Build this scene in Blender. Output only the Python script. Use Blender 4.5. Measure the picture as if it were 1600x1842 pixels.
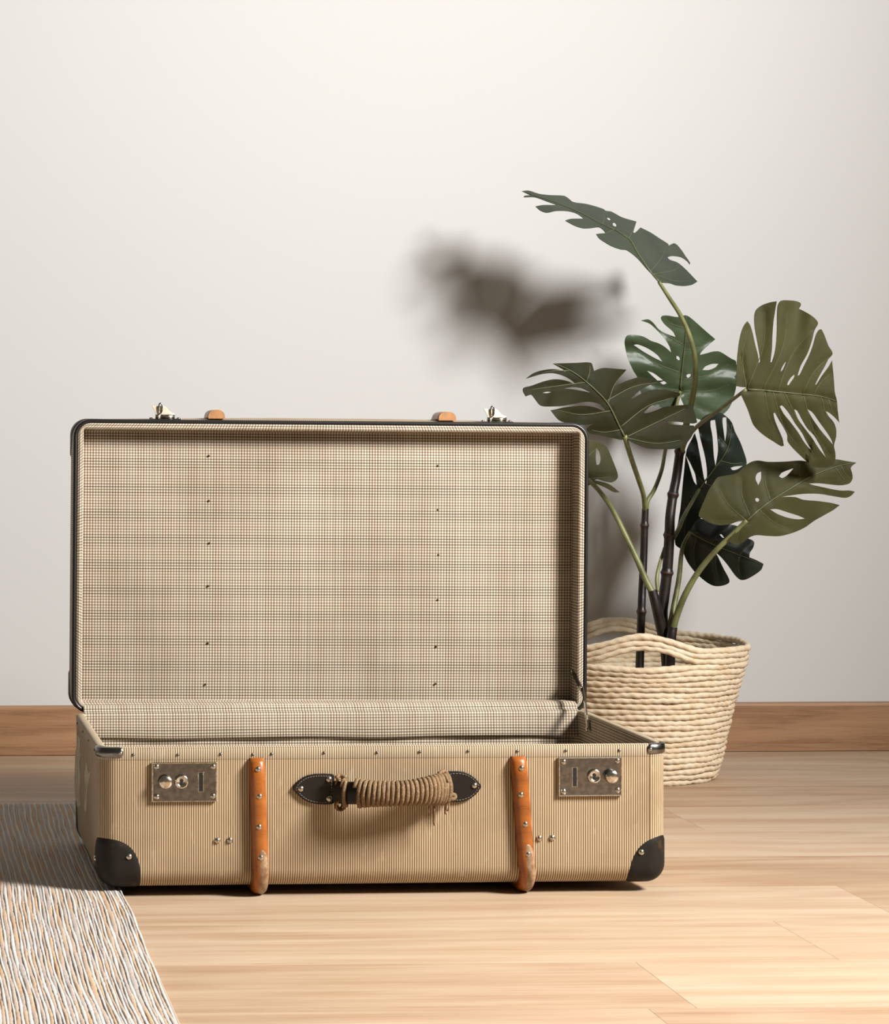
import bpy, bmesh, math, random
from mathutils import Vector, Matrix
from mathutils.geometry import delaunay_2d_cdt

random.seed(7)
for o in list(bpy.data.objects):
    bpy.data.objects.remove(o, do_unlink=True)
scene = bpy.context.scene
COL = scene.collection
PI = math.pi

# ------------------------------------------------------------------ camera
FPX, PPX, PPY = 4720.0, 70.0, 765.0          # focal length and principal point, pixels of a 1600x1842 frame
CAM_H = 0.594
YAW = math.radians(2.57)                     # camera axis against the room's depth axis
cam_d = bpy.data.cameras.new('camera')
cam_d.sensor_fit = 'HORIZONTAL'
cam_d.sensor_width = 36.0
cam_d.lens = FPX / 1600.0 * 36.0
cam_d.shift_x = (800.0 - PPX) / 1600.0
cam_d.shift_y = -(921.0 - PPY) / 1600.0
cam_d.clip_start = 0.05
cam = bpy.data.objects.new('camera', cam_d)
COL.objects.link(cam)
cam.location = (0, 0, CAM_H)
cam.rotation_euler = (PI / 2, 0, -YAW)
scene.camera = cam

CR = Vector((math.cos(YAW), -math.sin(YAW), 0))
CF = Vector((math.sin(YAW), math.cos(YAW), 0))
def W(X, Z, z):
    """point given by sideways offset and depth from the camera axis, and height"""
    return CR * X + CF * Z + Vector((0, 0, z))
def at(px, py, Z):
    return W((px - PPX) / FPX * Z, Z, CAM_H - (py - PPY) / FPX * Z)

# ------------------------------------------------------------------ light
world = bpy.data.worlds.new('world')
scene.world = world
world.use_nodes = True
bg = world.node_tree.nodes['Background']
bg.inputs['Color'].default_value = (1.0, 0.90, 0.74, 1)
bg.inputs['Strength'].default_value = 0.10

def area_light(name, loc, target, size, power, color, spread=180):
    d = bpy.data.lights.new(name, 'AREA')
    d.shape = 'DISK'
    d.size = size
    d.energy = power
    d.color = color
    d.spread = math.radians(spread)
    o = bpy.data.objects.new(name, d)
    COL.objects.link(o)
    o.location = loc
    o.rotation_euler = (Vector(target) - Vector(loc)).to_track_quat('-Z', 'Y').to_euler()
    return o
key = area_light('studio_softbox', W(2.20, 2.29, 1.74), W(-1.00, 2.38, 1.67), 0.82, 284, (1.0, 0.987, 0.965), 178)

vs = scene.view_settings
vs.view_transform = 'Standard'
vs.look = 'None'
vs.gamma = 1.0
vs.use_curve_mapping = False
vs.exposure = 0.0

# ------------------------------------------------------------------ helpers
def tag(o, label=None, cat=None, group=None, kind=None):
    if label: o['label'] = label
    if cat: o['category'] = cat
    if group: o['group'] = group
    if kind: o['kind'] = kind
    return o

def empty(name, loc=(0, 0, 0), rz=0.0):
    o = bpy.data.objects.new(name, None)
    COL.objects.link(o)
    o.location = loc
    o.rotation_euler = (0, 0, rz)
    o.empty_display_size = 0.05
    return o

def link(name, me, mat, parent=None, loc=None, rot=None):
    o = bpy.data.objects.new(name, me)
    COL.objects.link(o)
    if mat is not None and len(me.materials) == 0:
        me.materials.append(mat)
    o.parent = parent
    if loc is not None: o.location = loc
    if rot is not None: o.rotation_euler = rot
    return o

def mesh(name, verts, faces, mat=None, smooth=True, uv=None):
    me = bpy.data.meshes.new(name)
    me.from_pydata([tuple(v) for v in verts], [], faces)
    if uv is not None:
        l = me.uv_layers.new(name='UVMap')
        for p in me.polygons:
            for li, vi in zip(p.loop_indices, p.vertices):
                l.data[li].uv = uv[vi]
    if smooth:
        me.polygons.foreach_set('use_smooth', [True] * len(me.polygons))
    if mat: me.materials.append(mat)
    me.update()
    return me

def obj(name, verts, faces, mat, parent=None, smooth=True, uv=None):
    return link(name, mesh(name, verts, faces, mat, smooth, uv), None, parent)

def bm_obj(name, bm, mat, parent=None, smooth=False, fix=True):
    if fix: bmesh.ops.recalc_face_normals(bm, faces=bm.faces)
    me = bpy.data.meshes.new(name)
    bm.to_mesh(me); bm.free()
    if smooth: me.polygons.foreach_set('use_smooth', [True] * len(me.polygons))
    me.materials.append(mat)
    return link(name, me, None, parent)

def grid_faces(nr, nc, closed_c=True, flip=False):
    f = []
    for i in range(nr - 1):
        for j in range(nc if closed_c else nc - 1):
            a = i * nc + j; b = i * nc + (j + 1) % nc
            q = (a, b, b + nc, a + nc)
            f.append(q[::-1] if flip else q)
    return f

def loft(name, rings, mat, parent, uv_ref=None, closed=True, flip=False, cap_first=False, cap_last=False, smooth=True, vscale=None):
    """skin equal-length rings; u runs along the ring in metres, v across the rings in metres"""
    n = len(rings[0])
    ref = uv_ref or rings[len(rings) // 2]
    u = [0.0]
    for j in range(1, n + 1):
        u.append(u[-1] + (Vector(ref[j % n]) - Vector(ref[j - 1])).length)
    verts, uv, v = [], [], 0.0
    m = n + 1 if closed else n               # the seam column is doubled so that u does not wrap
    for i, r in enumerate(rings):
        if i:
            v += sum((Vector(r[j]) - Vector(rings[i - 1][j])).length for j in range(0, n, max(1, n // 12))) / len(range(0, n, max(1, n // 12)))
        for j in range(m):
            verts.append(r[j % n]); uv.append((u[j], v))
    f = grid_faces(len(rings), m, False, flip)
    if cap_first: f.append(tuple(range(n))[::-1] if not flip else tuple(range(n)))
    if cap_last:
        b = (len(rings) - 1) * m
        f.append(tuple(range(b, b + n)) if not flip else tuple(range(b, b + n))[::-1])
    return obj(name, verts, f, mat, parent, smooth, uv)

def catmull(pts, n=6, closed=False):
    P = [Vector(p) for p in pts]; out = []
    N = len(P)
    for i in range(N if closed else N - 1):
        p0 = P[i - 1] if (closed or i > 0) else P[0] * 2 - P[1]
        p1 = P[i]; p2 = P[(i + 1) % N]
        p3 = P[(i + 2) % N] if (closed or i + 2 < N) else P[-1] * 2 - P[-2]
        for k in range(n):
            t = k / n
            out.append(0.5 * ((2 * p1) + (p2 - p0) * t + (2 * p0 - 5 * p1 + 4 * p2 - p3) * t * t + (3 * p1 - p0 - 3 * p2 + p3) * t ** 3))
    if not closed: out.append(P[-1])
    return out

def tube_data(path, radii, ns=10, squash=None, cap=True):
    """tube along a path with parallel transported frame"""
    P = [Vector(p) for p in path]; N = len(P)
    if not hasattr(radii, '__len__'): radii = [radii] * N
    T = []
    for i in range(N):
        d = P[min(i + 1, N - 1)] - P[max(i - 1, 0)]
        T.append(d.normalized() if d.length > 1e-9 else Vector((0, 0, 1)))
    up = Vector((0, 0, 1)) if abs(T[0].z) < 0.9 else Vector((1, 0, 0))
    nrm = T[0].cross(up).normalized()
    verts, uv, s = [], [], 0.0
    for i in range(N):
        if i:
            s += (P[i] - P[i - 1]).length
            nrm = (nrm - T[i] * nrm.dot(T[i])).normalized()
        bn = T[i].cross(nrm)
        for j in range(ns):
            a = 2 * PI * j / ns
            verts.append(P[i] + (nrm * math.cos(a) + bn * math.sin(a)) * radii[i]); uv.append((j / ns, s))
    f = grid_faces(N, ns, True, True)
    if cap:
        f.append(tuple(range(ns))); b = (N - 1) * ns
        f.append(tuple(range(b, b + ns))[::-1])
    return verts, f, uv

def tube(name, path, radii, mat, parent=None, ns=10):
    v, f, uv = tube_data(path, radii, ns)
    return obj(name, v, f, mat, parent, True, uv)

def lathe_mesh(name, prof, mat, n=20, axis='Y'):
    """profile of (radius, height); height runs towards -Y (out of the suitcase front) or +Z"""
    verts, faces = [], []
    for r, h in prof:
        for j in range(n):
            a = 2 * PI * j / n
            if axis == 'Y': verts.append((r * math.cos(a), -h, r * math.sin(a)))
            else: verts.append((r * math.cos(a), r * math.sin(a), h))
    faces = grid_faces(len(prof), n, True, False)
    faces.append(tuple(range(n))[::-1]); b = (len(prof) - 1) * n
    faces.append(tuple(range(b, b + n)))
    return mesh(name, verts, faces, mat, True)

def prism(name, outline, y0, y1, mat, parent, bevel=0.0, to3=lambda x, z, y: (x, y, z), smooth=False):
    """a plate: outline in (x, z), from depth y0 (back) to y1 (front)"""
    bm = bmesh.new()
    a = [bm.verts.new(to3(x, z, y0)) for x, z in outline]
    f = bm.faces.new(a)
    r = bmesh.ops.extrude_face_region(bm, geom=[f])
    vs_ = [g for g in r['geom'] if isinstance(g, bmesh.types.BMVert)]
    d = Vector(to3(0, 0, y1)) - Vector(to3(0, 0, y0))
    bmesh.ops.translate(bm, verts=vs_, vec=d)
    if bevel:
        bm.normal_update()
        top = [e for e in bm.edges if all(v in set(vs_) for v in e.verts)]
        bmesh.ops.bevel(bm, geom=top, offset=bevel, segments=2, affect='EDGES', profile=0.6)
    return bm_obj(name, bm, mat, parent, smooth)

def box_mesh(name, sx, sy, sz, mat, bevel=0.0, seg=2):
    bm = bmesh.new()
    bmesh.ops.create_cube(bm, size=1.0)
    bmesh.ops.scale(bm, vec=(sx, sy, sz), verts=bm.verts)
    if bevel: bmesh.ops.bevel(bm, geom=list(bm.edges), offset=bevel, segments=seg, affect='EDGES', profile=0.5)
    me = bpy.data.meshes.new(name); bm.to_mesh(me); bm.free(); me.materials.append(mat)
    return me

# ------------------------------------------------------------------ materials
ALB = 0.62
def srgb(r, g, b):
    def c(x):
        x /= 255.0
        return x / 12.92 if x <= 0.04045 else ((x + 0.055) / 1.055) ** 2.4
    return (c(r) * ALB, c(g) * ALB, c(b) * ALB, 1.0)

class M:
    """small node-building helper"""
    def __init__(s, name, rough=0.6, metal=0.0, spec=0.5):
        s.m = bpy.data.materials.new(name); s.m.use_nodes = True
        s.t = s.m.node_tree; s.n = s.t.nodes
        s.b = s.n['Principled BSDF']
        s.b.inputs['Roughness'].default_value = rough
        s.b.inputs['Metallic'].default_value = metal
        s.b.inputs['Specular IOR Level'].default_value = spec
    def node(s, t, **kw):
        n = s.n.new(t)
        for k, v in kw.items(): setattr(n, k, v)
        return n
    def set(s, n, i, v):
        if hasattr(v, 'is_linked') or hasattr(v, 'links'): s.t.links.new(v, n.inputs[i])
        else: n.inputs[i].default_value = v
    def math(s, op, a, b=None, c=None):
        n = s.node('ShaderNodeMath', operation=op)
        s.set(n, 0, a)
        if b is not None: s.set(n, 1, b)
        if c is not None: s.set(n, 2, c)
        return n.outputs[0]
    def mix(s, f, a, b, mode='MIX'):
        n = s.node('ShaderNodeMix', data_type='RGBA', blend_type=mode)
        s.set(n, 0, f); s.set(n, 6, a); s.set(n, 7, b)
        return n.outputs[2]
    def noise(s, vec, scale, detail=3, rough=0.5, out=0):
        n = s.node('ShaderNodeTexNoise')
        if vec is not None: s.set(n, 'Vector', vec)
        n.inputs['Scale'].default_value = scale; n.inputs['Detail'].default_value = detail; n.inputs['Roughness'].default_value = rough
        return n.outputs[out]
    def ramp(s, f, stops):
        n = s.node('ShaderNodeValToRGB')
        e = n.color_ramp.elements
        while len(e) < len(stops): e.new(0.5)
        for k, (p, c) in enumerate(stops): e[k].position = p; e[k].color = c
        s.set(n, 0, f)
        return n.outputs[0]
    def range(s, f, a, b, c=0.0, d=1.0):
        n = s.node('ShaderNodeMapRange'); n.clamp = True
        s.set(n, 0, f)
        for i, v in enumerate((a, b, c, d)): n.inputs[1 + i].default_value = v
        return n.outputs[0]
    def mapping(s, vec, scale=(1, 1, 1), loc=(0, 0, 0)):
        n = s.node('ShaderNodeMapping')
        s.set(n, 0, vec); n.inputs['Scale'].default_value = scale; n.inputs['Location'].default_value = loc
        return n.outputs[0]
    def coord(s, k='Object'):
        return s.node('ShaderNodeTexCoord').outputs[k]
    def uv(s):
        n = s.node('ShaderNodeSeparateXYZ'); s.set(n, 0, s.coord('UV'))
        return n.outputs[0], n.outputs[1]
    def color(s, c): s.set(s.b, 'Base Color', c)
    def bump(s, h, strength=0.3, dist=0.001):
        n = s.node('ShaderNodeBump'); n.inputs['Strength'].default_value = strength; n.inputs['Distance'].default_value = dist
        s.set(n, 'Height', h); s.t.links.new(n.outputs[0], s.b.inputs['Normal'])

def plain(name, c, rough=0.6, metal=0.0, var=0.0, scale=30, spec=0.5, c2=None, bump=0.0):
    m = M(name, rough, metal, spec)
    if var or c2:
        n = m.noise(m.coord(), scale, 4, 0.6)
        c2 = c2 or tuple(x * (1 - var) for x in c[:3]) + (1,)
        m.color(m.mix(m.range(n, 0.35, 0.65), c, c2))
        if bump: m.bump(n, bump, 0.001)
    else: m.color(c)
    return m.m

def wall_mat():
    m = M('painted_plaster', 0.9, spec=0.2)
    g = m.noise(m.coord(), 260, 2)
    b = m.noise(m.coord(), 1.2, 2)
    m.color(m.mix(b, (0.535, 0.530, 0.519, 1), (0.550, 0.546, 0.536, 1)))
    m.bump(g, 0.06, 0.0006)
    return m.m

def wood_mat(name, c_light, c_mid, c_dark, rough=0.5, rnd=0.35, fine=1.0, spec=0.35):
    m = M(name, rough, spec=spec)
    info = m.node('ShaderNodeObjectInfo').outputs['Random']
    off = m.node('ShaderNodeCombineXYZ')
    m.set(off, 0, m.math('MULTIPLY', info, 37.0)); m.set(off, 1, m.math('MULTIPLY', info, 91.0)); m.set(off, 2, m.math('MULTIPLY', info, 13.0))
    add = m.node('ShaderNodeVectorMath', operation='ADD')
    m.set(add, 0, m.coord()); m.t.links.new(off.outputs[0], add.inputs[1])
    p = add.outputs[0]
    warp = m.noise(m.mapping(p, (1.6, 7, 7)), 1.0, 2)
    g1 = m.noise(m.mapping(p, (1.3 * fine, 26 * fine, 26 * fine)), 1.0, 4, 0.55)
    g2 = m.noise(m.mapping(p, (5 * fine, 190 * fine, 190 * fine)), 1.0, 3, 0.6)
    # cathedral figure
    sep = m.node('ShaderNodeSeparateXYZ'); m.set(sep, 0, p)
    yy = m.math('MULTIPLY_ADD', sep.outputs[1], 60.0 * fine, m.math('MULTIPLY', warp, 26.0))
    zz = m.math('MULTIPLY_ADD', sep.outputs[2], 60.0 * fine, yy)
    fig = m.math('SINE', zz)
    g3 = m.noise(m.mapping(p, (14 * fine, 420 * fine, 420 * fine)), 1.0, 2, 0.6)
    v = m.math('MULTIPLY_ADD', fig, 0.06, m.math('MULTIPLY_ADD', g2, 0.34, m.math('MULTIPLY_ADD', g3, 0.26, m.math('MULTIPLY', g1, 0.50))))
    v = m.math('ADD', v, m.math('MULTIPLY_ADD', info, rnd, -rnd * 0.5))
    c = m.ramp(v, [(0.28, c_dark), (0.52, c_mid), (0.78, c_light)])
    kn = m.noise(m.mapping(p, (9, 40, 40)), 1.0, 1)
    c = m.mix(m.range(kn, 0.80, 0.88), c, tuple(x * 0.85 for x in c_dark[:3]) + (1,))
    m.color(c)
    m.bump(g2, 0.10, 0.0006)
    return m.m

def stripe_mat(name='striped_cloth', light=srgb(232, 206, 166), dark=srgb(122, 92, 62), dirt=0.35, period=0.00292):
    m = M(name, 0.55, spec=0.35)
    u, v = m.uv()
    o = m.coord()
    s = m.math('SINE', m.math('MULTIPLY', u, 2 * PI / period))
    line = m.range(s, -0.1, 0.45)
    c = m.mix(line, light, dark)
    d = m.noise(o, 9, 5, 0.65)
    c = m.mix(m.math('MULTIPLY', m.range(d, 0.45, 0.75), dirt), c, srgb(110, 80, 48))
    d2 = m.noise(m.mapping(o, (1, 1, 0.25)), 120, 2)
    c = m.mix(m.math('MULTIPLY', m.range(d2, 0.62, 0.75), 0.25), c, srgb(240, 225, 190))
    m.color(c)
    m.bump(s, 0.25, 0.0004)
    return m.m

def plaid_mat():
    m = M('plaid_lining', 0.85, spec=0.15)
    u, v = m.uv()
    P = 0.0040
    def thread(x, ph):
        a = m.math('SINE', m.math('MULTIPLY_ADD', x, 2 * PI / P, ph))
        return m.range(a, -0.35, 0.55)
    def band(x, per, ph, w):
        a = m.math('FRACT', m.math('MULTIPLY_ADD', x, 1.0 / per, ph))
        return m.math('LESS_THAN', a, w)
    tu, tv = thread(u, 0.4), thread(v, 1.1)
    # colours of the yarns change in bands
    cu = m.mix(band(u, 0.0372, 0.1, 0.33), srgb(148, 116, 88), srgb(130, 118, 94))
    cu = m.mix(band(u, 0.0372, 0.55, 0.14), cu, srgb(172, 136, 112))
    cv = m.mix(band(v, 0.0360, 0.2, 0.30), srgb(148, 118, 90), srgb(128, 114, 90))
    cv = m.mix(band(v, 0.0360, 0.6, 0.16), cv, srgb(176, 138, 114))
    su = m.math('MULTIPLY_ADD', band(u, 0.0372, 0.72, 0.40), 0.12, 0.66)
    sv = m.math('MULTIPLY_ADD', band(v, 0.0360, 0.30, 0.42), 0.14, 0.64)
    base = srgb(255, 242, 220)
    c = m.mix(m.math('MULTIPLY', tu, su), base, m.mix(1.0, base, cu, 'MULTIPLY'))
    c2 = m.mix(1.0, c, cv, 'MULTIPLY')
    c = m.mix(m.math('MULTIPLY', tv, sv), c, c2)
    seam = m.math('LESS_THAN', m.math('FRACT', m.math('MULTIPLY_ADD', u, 1 / 0.0372, 0.03)), 0.022)
    c = m.mix(m.math('MULTIPLY', seam, 0.35), c, srgb(96, 78, 60))
    yl = m.math('LESS_THAN', m.math('FRACT', m.math('MULTIPLY_ADD', v, 1 / 0.0120, 0.4)), 0.10)
    c = m.mix(m.math('MULTIPLY', yl, 0.12), c, srgb(238, 222, 180))
    d = m.noise(m.coord(), 5, 4, 0.6)
    c = m.mix(m.math('MULTIPLY', m.range(d, 0.45, 0.72), 0.30), c, m.mix(1.0, c, srgb(186, 160, 128), 'MULTIPLY'))
    m.color(c)
    m.bump(m.math('MAXIMUM', tu, tv), 0.15, 0.0002)
    return m.m

def rope_mat(name, c1, c2, c3, twist=0.0, rough=0.75):
    m = M(name, rough, spec=0.25)
    p = m.coord()
    n1 = m.noise(p, 60, 4, 0.6); n2 = m.noise(p, 420, 2, 0.6)
    c = m.mix(m.range(n1, 0.35, 0.68), c1, c2)
    c = m.mix(m.range(n2, 0.52, 0.72), c, c3)
    m.color(c)
    m.bump(n2, 0.35, 0.0008)
    return m.m

def leaf_mat(name, a, b, rough=0.42):
    m = M(name, rough, spec=0.12 if rough > 0.5 else 0.28)
    p = m.coord()
    n = m.noise(p, 14, 3)
    m.color(m.mix(m.range(n, 0.35, 0.7), a, b))
    f = m.noise(p, 90, 3)
    m.bump(f, 0.12, 0.001)
    return m.m

def metal_mat(name, c, rough, tarn):
    m = M(name, rough, 1.0)
    c = tuple(x / ALB for x in c[:3]) + (1,); tarn = tuple(x / ALB for x in tarn[:3]) + (1,)
    n = m.noise(m.coord(), 140, 4, 0.65)
    m.color(m.mix(m.range(n, 0.42, 0.7), c, tarn))
    m.set(m.b, 'Roughness', m.range(n, 0.3, 0.7, rough * 0.7, rough * 1.7))
    return m.m

def leather_mat(name, c, scuff, rough=0.5):
    m = M(name, rough, spec=0.22)
    p = m.coord()
    n = m.noise(p, 38, 5, 0.65)
    m.color(m.mix(m.range(n, 0.60, 0.74), c, scuff))
    m.bump(m.noise(p, 700, 2), 0.15, 0.0003)
    return m.m

MAT = dict(
    wall=wall_mat(),
    floor=wood_mat('oak_planks', srgb(225, 200, 170), srgb(207, 174, 142), srgb(180, 140, 106), 0.5, 0.20),
    subfloor=plain('plank_joint', srgb(170, 132, 98), 0.8),
    base=wood_mat('oak_baseboard', srgb(206, 162, 122), srgb(186, 140, 102), srgb(128, 86, 58), 0.5, 0.1, 2.0),
    stripe=stripe_mat(),
    lip=stripe_mat('striped_cloth_lip', srgb(240, 222, 190), srgb(132, 104, 74), 0.15),
    plaid=plaid_mat(),
    black=leather_mat('black_vulcanised_fibre', srgb(38, 32, 26), srgb(80, 58, 36), 0.55),
    edge=plain('black_edge_binding', srgb(30, 27, 24), 0.38),
    leather=leather_mat('black_leather', srgb(40, 34, 29), srgb(52, 44, 36), 0.45),
    stitch=plain('grey_thread', srgb(150, 140, 122), 0.8),
    nickel=metal_mat('worn_nickel', srgb(126, 124, 122), 0.20, srgb(104, 101, 97)),
    chrome=metal_mat('polished_nickel', srgb(214, 206, 192), 0.18, srgb(150, 138, 120)),
    satin=metal_mat('satin_nickel', srgb(226, 214, 196), 0.55, srgb(190, 176, 156)),
    brass=metal_mat('dull_brass', srgb(120, 92, 58), 0.4, srgb(70, 52, 36)),
    dark=plain('hole_shade', srgb(22, 16, 12), 0.8),  # dark colour painting the shade inside slot and keyhole
    slat=wood_mat('orange_varnished_wood', srgb(194, 114, 42), srgb(174, 96, 32), srgb(120, 60, 20), 0.32, 0.1, 3.0, 0.5),
    slatend=plain('bare_wood_end', srgb(206, 146, 92), 0.7, var=0.25, scale=90),
    cap=plain('worn_wood_tip', srgb(196, 160, 120), 0.6, scale=120, c2=srgb(140, 100, 66)),
    hrope=rope_mat('brown_cord', srgb(150, 120, 86), srgb(124, 96, 66), srgb(182, 152, 116)),
    raffia=rope_mat('raffia_rope', srgb(253, 233, 202), srgb(236, 206, 164), srgb(255, 247, 228)),
    leaf=leaf_mat('monstera_green', srgb(60, 72, 50), srgb(46, 57, 40), 0.45),
    leafmid=leaf_mat('monstera_mid_green', srgb(88, 104, 74), srgb(68, 84, 58), 0.38),
    leafolive=leaf_mat('monstera_olive', srgb(84, 83, 50), srgb(70, 70, 42), 0.6),
    leafdeep=leaf_mat('monstera_deep_olive', srgb(50, 50, 26), srgb(41, 42, 22), 0.65),
    leafdark=leaf_mat('monstera_shaded', srgb(42, 54, 44), srgb(32, 42, 35)),  # darker copy of the green, shade put into the colour
    vein=plain('leaf_vein', srgb(104, 108, 70), 0.5),
    petiole=plain('green_petiole', srgb(150, 152, 96), 0.45, c2=srgb(116, 120, 72), scale=40),
    trunk=plain('dark_brown_stem', srgb(46, 34, 28), 0.42, c2=srgb(30, 23, 20), scale=60, bump=0.4),
    node=plain('stem_node', srgb(70, 48, 40), 0.5),
    soil=plain('dark_soil', srgb(50, 40, 32), 0.95, var=0.4, scale=120, bump=0.6),
    pot=plain('nursery_pot_plastic', srgb(38, 36, 34), 0.5),
    paper=plain('torn_paper', srgb(244, 228, 198), 0.8, c2=srgb(206, 184, 150), scale=40),
    mat=plain('rug_backing', srgb(196, 176, 156), 0.95),
)
def rug_mat(name, a, b, c):
    m = M(name, 0.95, spec=0.1)
    p = m.coord()
    info = m.node('ShaderNodeObjectInfo').outputs['Random']
    off = m.node('ShaderNodeCombineXYZ'); m.set(off, 0, m.math('MULTIPLY', info, 50.0))
    add = m.node('ShaderNodeVectorMath', operation='ADD'); m.set(add, 0, p); m.t.links.new(off.outputs[0], add.inputs[1])
    n1 = m.noise(m.mapping(add.outputs[0], (1, 0.5, 1)), 13, 3); n2 = m.noise(add.outputs[0], 320, 3, 0.6)
    k = m.mix(m.range(n1, 0.40, 0.62), a, b)
    k = m.mix(m.range(n2, 0.52, 0.75), k, c)
    m.color(k)
    m.bump(n2, 0.5, 0.0015)
    return m.m
MAT['rugwhite'] = rug_mat('rug_white_yarn', srgb(240, 234, 226), srgb(222, 213, 204), srgb(250, 246, 240))
MAT['rugtan'] = rug_mat('rug_tan_yarn', srgb(228, 192, 158), srgb(210, 200, 192), srgb(190, 150, 118))

# ------------------------------------------------------------------ the room
WALL_Y = 4.726
me = mesh('wall_back', [(-4, WALL_Y, -0.02), (5, WALL_Y, -0.02), (5, WALL_Y, 3.0), (-4, WALL_Y, 3.0),
                        (-4, WALL_Y + 0.1, -0.02), (5, WALL_Y + 0.1, -0.02), (5, WALL_Y + 0.1, 3.0), (-4, WALL_Y + 0.1, 3.0)],
          [(0, 1, 2, 3), (7, 6, 5, 4), (3, 2, 6, 7), (0, 3, 7, 4), (1, 5, 6, 2), (0, 4, 5, 1)], MAT['wall'], False)
wall = link('wall_back', me, None); tag(wall, 'plain off-white plaster wall behind the suitcase and plant', 'wall', kind='structure')

floor = empty('floor', (0, 0, 0)); tag(floor, 'pale oak plank floor', 'floor', kind='structure')
sub = link('joint_bed', box_mesh('joint_bed', 7.0, 4.6, 0.02, MAT['subfloor']), None, floor, (0.5, WALL_Y + 0.1 - 2.3, -0.0155))
PW = 0.2315
# one joint position per row, counted away from the wall
joint = {0: 0.95, 1: -0.15, 2: 1.62, 3: 0.55, 4: 1.18, 5: 1.02, 6: 0.79, 7: 0.74, 8: 1.30, 9: 0.48, 10: 1.1, 11: 0.3, 12: 0.9}
PL = 1.30
plank_cache = {}
def row_y(k):                                     # far seam of row k
    return 4.030 + PW - PW * k + 0.000
for k in range(-2, 14):
    y1 = row_y(k); y0 = y1 - PW
    y1 = min(y1, WALL_Y + 0.05)
    if y1 - y0 < 0.02: continue
    j = joint.get(k, 0.4)
    for q in range(-2, 3):
        x0 = j + q * PL
        if x0 + PL < -1.7 or x0 > 3.2: continue
        key_ = (round(y1 - y0, 4),)
        if key_ not in plank_cache:
            plank_cache[key_] = box_mesh('plank', PL - 0.0001, y1 - y0 - 0.0003, 0.012, MAT['floor'], 0.0002, 1)
        link('plank', plank_cache[key_], None, floor, (x0 + PL / 2, (y0 + y1) / 2, -0.006))

bb = bmesh.new()
prof = [(0, 0.0), (-0.014, 0.0), (-0.014, 0.082), (-0.012, 0.0865), (-0.008, 0.088), (0, 0.088)]
va = [bb.verts.new((-4.0, WALL_Y + y, z + 0.001)) for y, z in prof]
vb = [bb.verts.new((5.0, WALL_Y + y, z + 0.001)) for y, z in prof]
for i in range(len(prof) - 1): bb.faces.new((va[i], vb[i], vb[i + 1], va[i + 1]))
bb.faces.new(va[::-1]); bb.faces.new(vb)
base = bm_obj('baseboard_back', bb, MAT['base']); tag(base, 'brown oak baseboard along the foot of the wall', 'baseboard', kind='structure')

# ------------------------------------------------------------------ rug
r1 = at(332, 1842, 0.586 * FPX / (1842 - PPY)); r2 = at(228, 1612, 0.586 * FPX / (1612 - PPY))
rdir = (r2 - r1); rdir.z = 0; rdir.normalize()
rback = 0.586 * FPX / (1445 - PPY)
rug_o = r1 - rdir * 0.55; rug_o.z = 0
rug = empty('rug', rug_o, math.atan2(rdir.y, rdir.x) - PI / 2)
tag(rug, 'handwoven rug of white and tan cords lying on the floor left of the suitcase', 'rug')
LEN = (W(0.0, rback, 0) - rug_o).dot(rdir)
link('backing', box_mesh('backing', 0.60, LEN - 0.01, 0.004, MAT['mat'], 0.001, 1), None, rug, (-0.302, LEN / 2, 0.0022))
xr = -0.004; idx = 0
rr = random.Random(3)
while xr > -0.60:
    white = idx % 2 == 0
    w = rr.uniform(0.0026, 0.0038) if white else rr.uniform(0.0034, 0.0060)
    xc = xr - w / 2
    n = 170; verts = []; ns = 6
    pa, pb, pc = rr.uniform(0, 6), rr.uniform(0, 6), rr.uniform(0, 6)
    mth = rr.uniform(0.00014, 0.0003)
    for i in range(n):
        t = i / (n - 1); y = t * LEN
        # neighbours share the slow waves, so cords stay packed side by side
        x = xc + 0.0020 * math.sin(y * 7 + xc * 14) + 0.0006 * math.sin(y * 17 + xc * 30 + 1.0) + 0.0004 * math.sin(y * 37 + pa)
        ww = w * (1 + 0.16 * math.sin(y * 17 + pb) + 0.10 * math.sin(y * 61 + pc))
        bump_ = abs(math.sin(y * (380 if white else 300) + pa)) * 0.0007
        h = (0.0078 if white else 0.0075) + 0.0003 * math.sin(y * 23 + pc) + bump_
        for jx, jz in ((-0.62, 0.0066), (-0.44, 0.95 * h), (-0.18, h), (0.18, h), (0.44, 0.95 * h), (0.62, 0.0066)):
            verts.append((x + jx * ww, y, jz))
    f = grid_faces(n, ns, False, True)
    f.append(tuple(range(ns))); b_ = (n - 1) * ns; f.append(tuple(range(b_, b_ + ns))[::-1])
    obj('cord', verts, f, MAT['rugwhite' if white else 'rugtan'], rug)
    xr -= w * 0.98; idx += 1

# ------------------------------------------------------------------ suitcase
SYAW = math.radians(3.3)
SX0, SZ0 = 0.0746, 3.289
sc = empty('suitcase', W(SX0, SZ0, 0.0), SYAW - YAW)
tag(sc, 'open vintage suitcase in striped tan cloth with plaid lining and rope-wrapped handle', 'suitcase')
SW, SD = 0.726, 0.405
Z_B, Z_R = 0.0125, 0.189           # underside and rim of the base
RHO = 0.024
cs, ss = math.cos(SYAW), math.sin(SYAW)
def fp(px, py, yl=0.0):
    """suitcase-local (x, z) seen at a pixel on the plane y = yl"""
    mm = (px - PPX) / FPX
    xl = (mm * (SZ0 + yl * cs) - SX0 + yl * ss) / (cs - mm * ss)
    Z = SZ0 + xl * ss + yl * cs
    return xl, CAM_H - (py - PPY) / FPX * Z

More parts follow.
